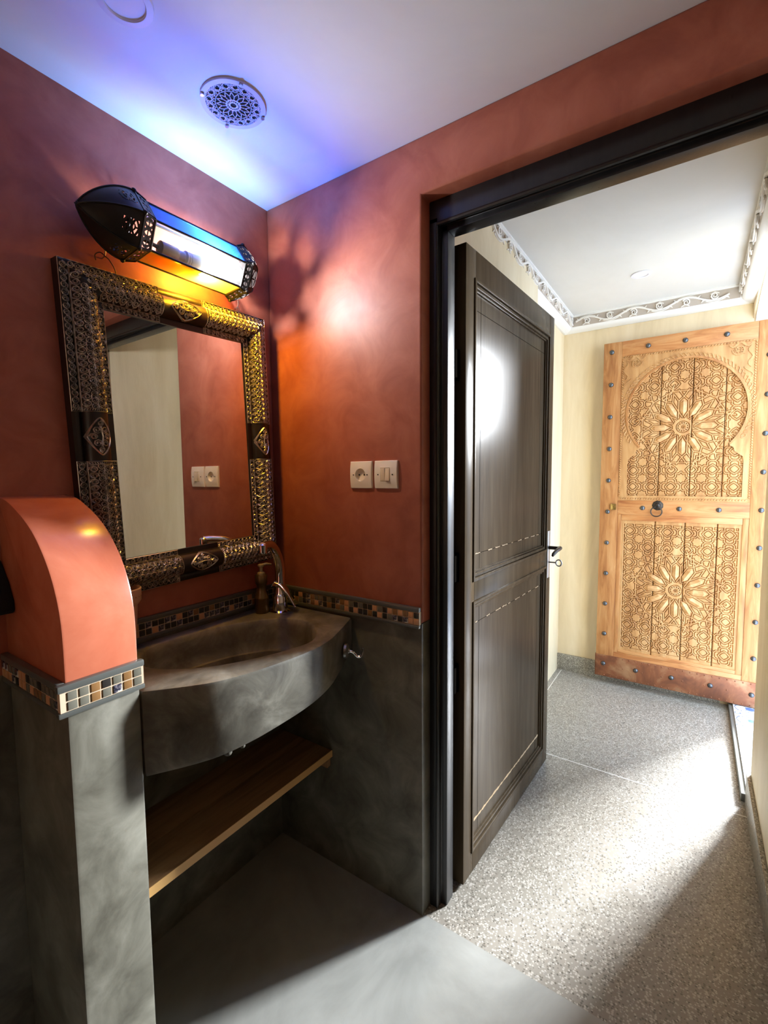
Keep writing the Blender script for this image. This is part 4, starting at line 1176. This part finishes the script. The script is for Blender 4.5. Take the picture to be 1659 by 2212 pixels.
# ================================================================== sockets on the door wall
def plate(t, yc, zc, hole):
    n_ = 10; W2, H2 = .0405, .0410
    mb = MB(); vs = []; 
    # slightly dished plate: rounded-square frame around a round or square hole
    outer = []; inner = []
    M_ = 40
    for i in range(M_):
        a = 2 * PI * i / M_
        c, s_ = math.cos(a), math.sin(a); q = max(abs(c), abs(s_))
        outer.append((W2 * c / q, H2 * s_ / q))
        if hole == 'round': inner.append((.0205 * c, .0205 * s_))
        else: inner.append((.0170 * c / q, .0205 * s_ / q))
    def f(p, h): return (-h, yc - p[0], zc + p[1])
    def dome(p): return .0105 - .0035 * abs(p[1] / H2) ** 2.2 - .001 * abs(p[0] / W2) ** 3
    L0 = [f(p, 0) for p in outer]; L1 = [f(p, dome(p) - .0016) for p in outer]; L2 = [f((p[0] * .965, p[1] * .965), dome(p)) for p in outer]
    Lm = [f(((p[0] * .965 + q[0]) / 2, (p[1] * .965 + q[1]) / 2), dome(((p[0] + q[0]) / 2, (p[1] + q[1]) / 2))) for p, q in zip(outer, inner)]
    L3 = [f(q, .0107) for q in inner]; L4 = [f((q[0] * .94, q[1] * .94), .0107 if hole == 'round' else .009) for q in inner]; L5 = [f((q[0] * .94, q[1] * .94), .0015) for q in inner]
    loops = [L0, L1, L2, Lm, L3, L4, L5]
    vs = [p for l in loops for p in l]; fs = [(i * M_ + k, i * M_ + (k + 1) % M_, (i + 1) * M_ + (k + 1) % M_, (i + 1) * M_ + k) for i in range(6) for k in range(M_)]
    fs.append(tuple(6 * M_ + k for k in range(M_)))
    mb.add(vs, fs)
    return obj('plate', mb, 'plug_ivory', t, smooth=35)
def dot(t, nm, y, z, x, r):
    obj(nm, MB().lathe([(r, 0), (r, .0012), (r * .6, .0013)], (x, y, z), axis='x', M=Matrix.Scale(-1, 3, Vector((1, 0, 0))), seg=14), 'hole_black', t)
z0 = 1.337
t = thing('power_socket', 'ivory round two-pin power socket on the red wall', 'socket', (0, -.392, z0))
plate(t, -.392, z0, 'round')
for dy in (-.0095, .0095): dot(t, 'pin_hole', -.392 + dy, z0, -.0012, .0026)
for dy in (-.026, .026): dot(t, 'screw', -.392 + dy, z0, -.0100, .0020)
t = thing('light_switch', 'ivory double light switch between the socket and the doorway', 'switch', (0, -.4835, z0))
plate(t, -.4835, z0, 'square')
for k, (a, b, tl) in enumerate(((-.0155, -.0006, .0012), (.0006, .0155, -.0012))):
    rk = MB().prism([(a, -.0188), (b, -.0188), (b, .0188), (a, .0188)], .002, .0125, lambda p, q, h, tl=tl: (-(h + (tl * q / .0188 if h > .006 else 0)), -.4835 - p, z0 + q))
    obj('rocker', rk, 'plug_ivory_key', t, bevel=.001)
for dy in (-.0255, .0255): dot(t, 'screw', -.4835 + dy, z0, -.0100, .0020)

# ================================================================== ceiling vent
VC = (-.354, -.281)
ve = thing('ceiling_vent', 'round pierced metal vent rosette on the washroom ceiling', 'vent', (VC[0], VC[1], HC))
def vfn(a, b, h): return (VC[0] + a, VC[1] + b, HC - .003 - h)
obj('duct_dark', MB().lathe([(.068, -.0005), (.068, -.0025)], (VC[0], VC[1], HC), seg=40), 'hole_black', ve)  # flat black disc painting in the dark of the open vent
vm = MB()
def circ(r, n_=64, ph=0): return [(r * math.cos(2 * PI * i / n_ + ph), r * math.sin(2 * PI * i / n_ + ph)) for i in range(n_)]
vm.ribbon(circ(.0700), .0115, -.003, .0025, vfn, closed=True)
vm.ribbon(circ(.0085, 24), .0030, 0, .0022, vfn, closed=True); vm.ribbon(circ(.0155, 32), .0024, 0, .0020, vfn, closed=True)
vm.ribbon(circ(.0415), .0014, 0, .0020, vfn, closed=True)
for k in range(16):
    a = 2 * PI * k / 16; c, s_ = math.cos(a), math.sin(a)
    R_ = lambda x, y, c=c, s_=s_: (c * x - s_ * y, s_ * x + c * y)
    vm.ribbon([R_(.0075, 0), R_(.0165, 0)], .0018, 0, .0020, vfn)
    vm.ribbon([R_(.016 + .023 * i / 12, .0052 * math.sin(PI * (i / 12) ** .7)) for i in range(13)], .0016, 0, .0022, vfn)
    vm.ribbon([R_(.016 + .023 * i / 12, -.0052 * math.sin(PI * (i / 12) ** .7)) for i in range(13)], .0016, 0, .0022, vfn)
    q = R_(.0445, 0); vm.ribbon([(q[0] + .0042 * math.cos(t_), q[1] + .0042 * math.sin(t_)) for t_ in np.linspace(0, 2 * PI, 10, endpoint=False)], .0014, 0, .0021, vfn, closed=True)
    for sg in (1, -1):
        vm.ribbon([((.0400 + .0255 * i / 10) * math.cos(a + sg * .62 * i / 10), (.0400 + .0255 * i / 10) * math.sin(a + sg * .62 * i / 10)) for i in range(11)], .0015, 0, .0021, vfn)
        vm.ribbon([((.0480 + .0175 * i / 8) * math.cos(a + PI / 16 + sg * .30 * math.sin(PI * i / 8)), (.0480 + .0175 * i / 8) * math.sin(a + PI / 16 + sg * .30 * math.sin(PI * i / 8))) for i in range(9)], .0013, 0, .0020, vfn)
for k in range(40):
    a = 2 * PI * k / 40
    q = (.0622 * math.cos(a), .0622 * math.sin(a)); vm.ribbon([(q[0] + .0032 * math.cos(t_), q[1] + .0032 * math.sin(t_)) for t_ in np.linspace(0, 2 * PI, 8, endpoint=False)], .0012, 0, .0020, vfn, closed=True)
obj('grille', vm, 'vent_metal', ve, smooth=30, recalc=False)
for k in range(4):
    a = PI / 4 + k * PI / 2 + .35
    obj('clip', MB().lathe([(.0045, 0), (.0045, .003), (.002, .005)], (VC[0] + .0715 * math.cos(a), VC[1] + .0715 * math.sin(a), HC - .010), seg=12), 'dull_steel', ve)
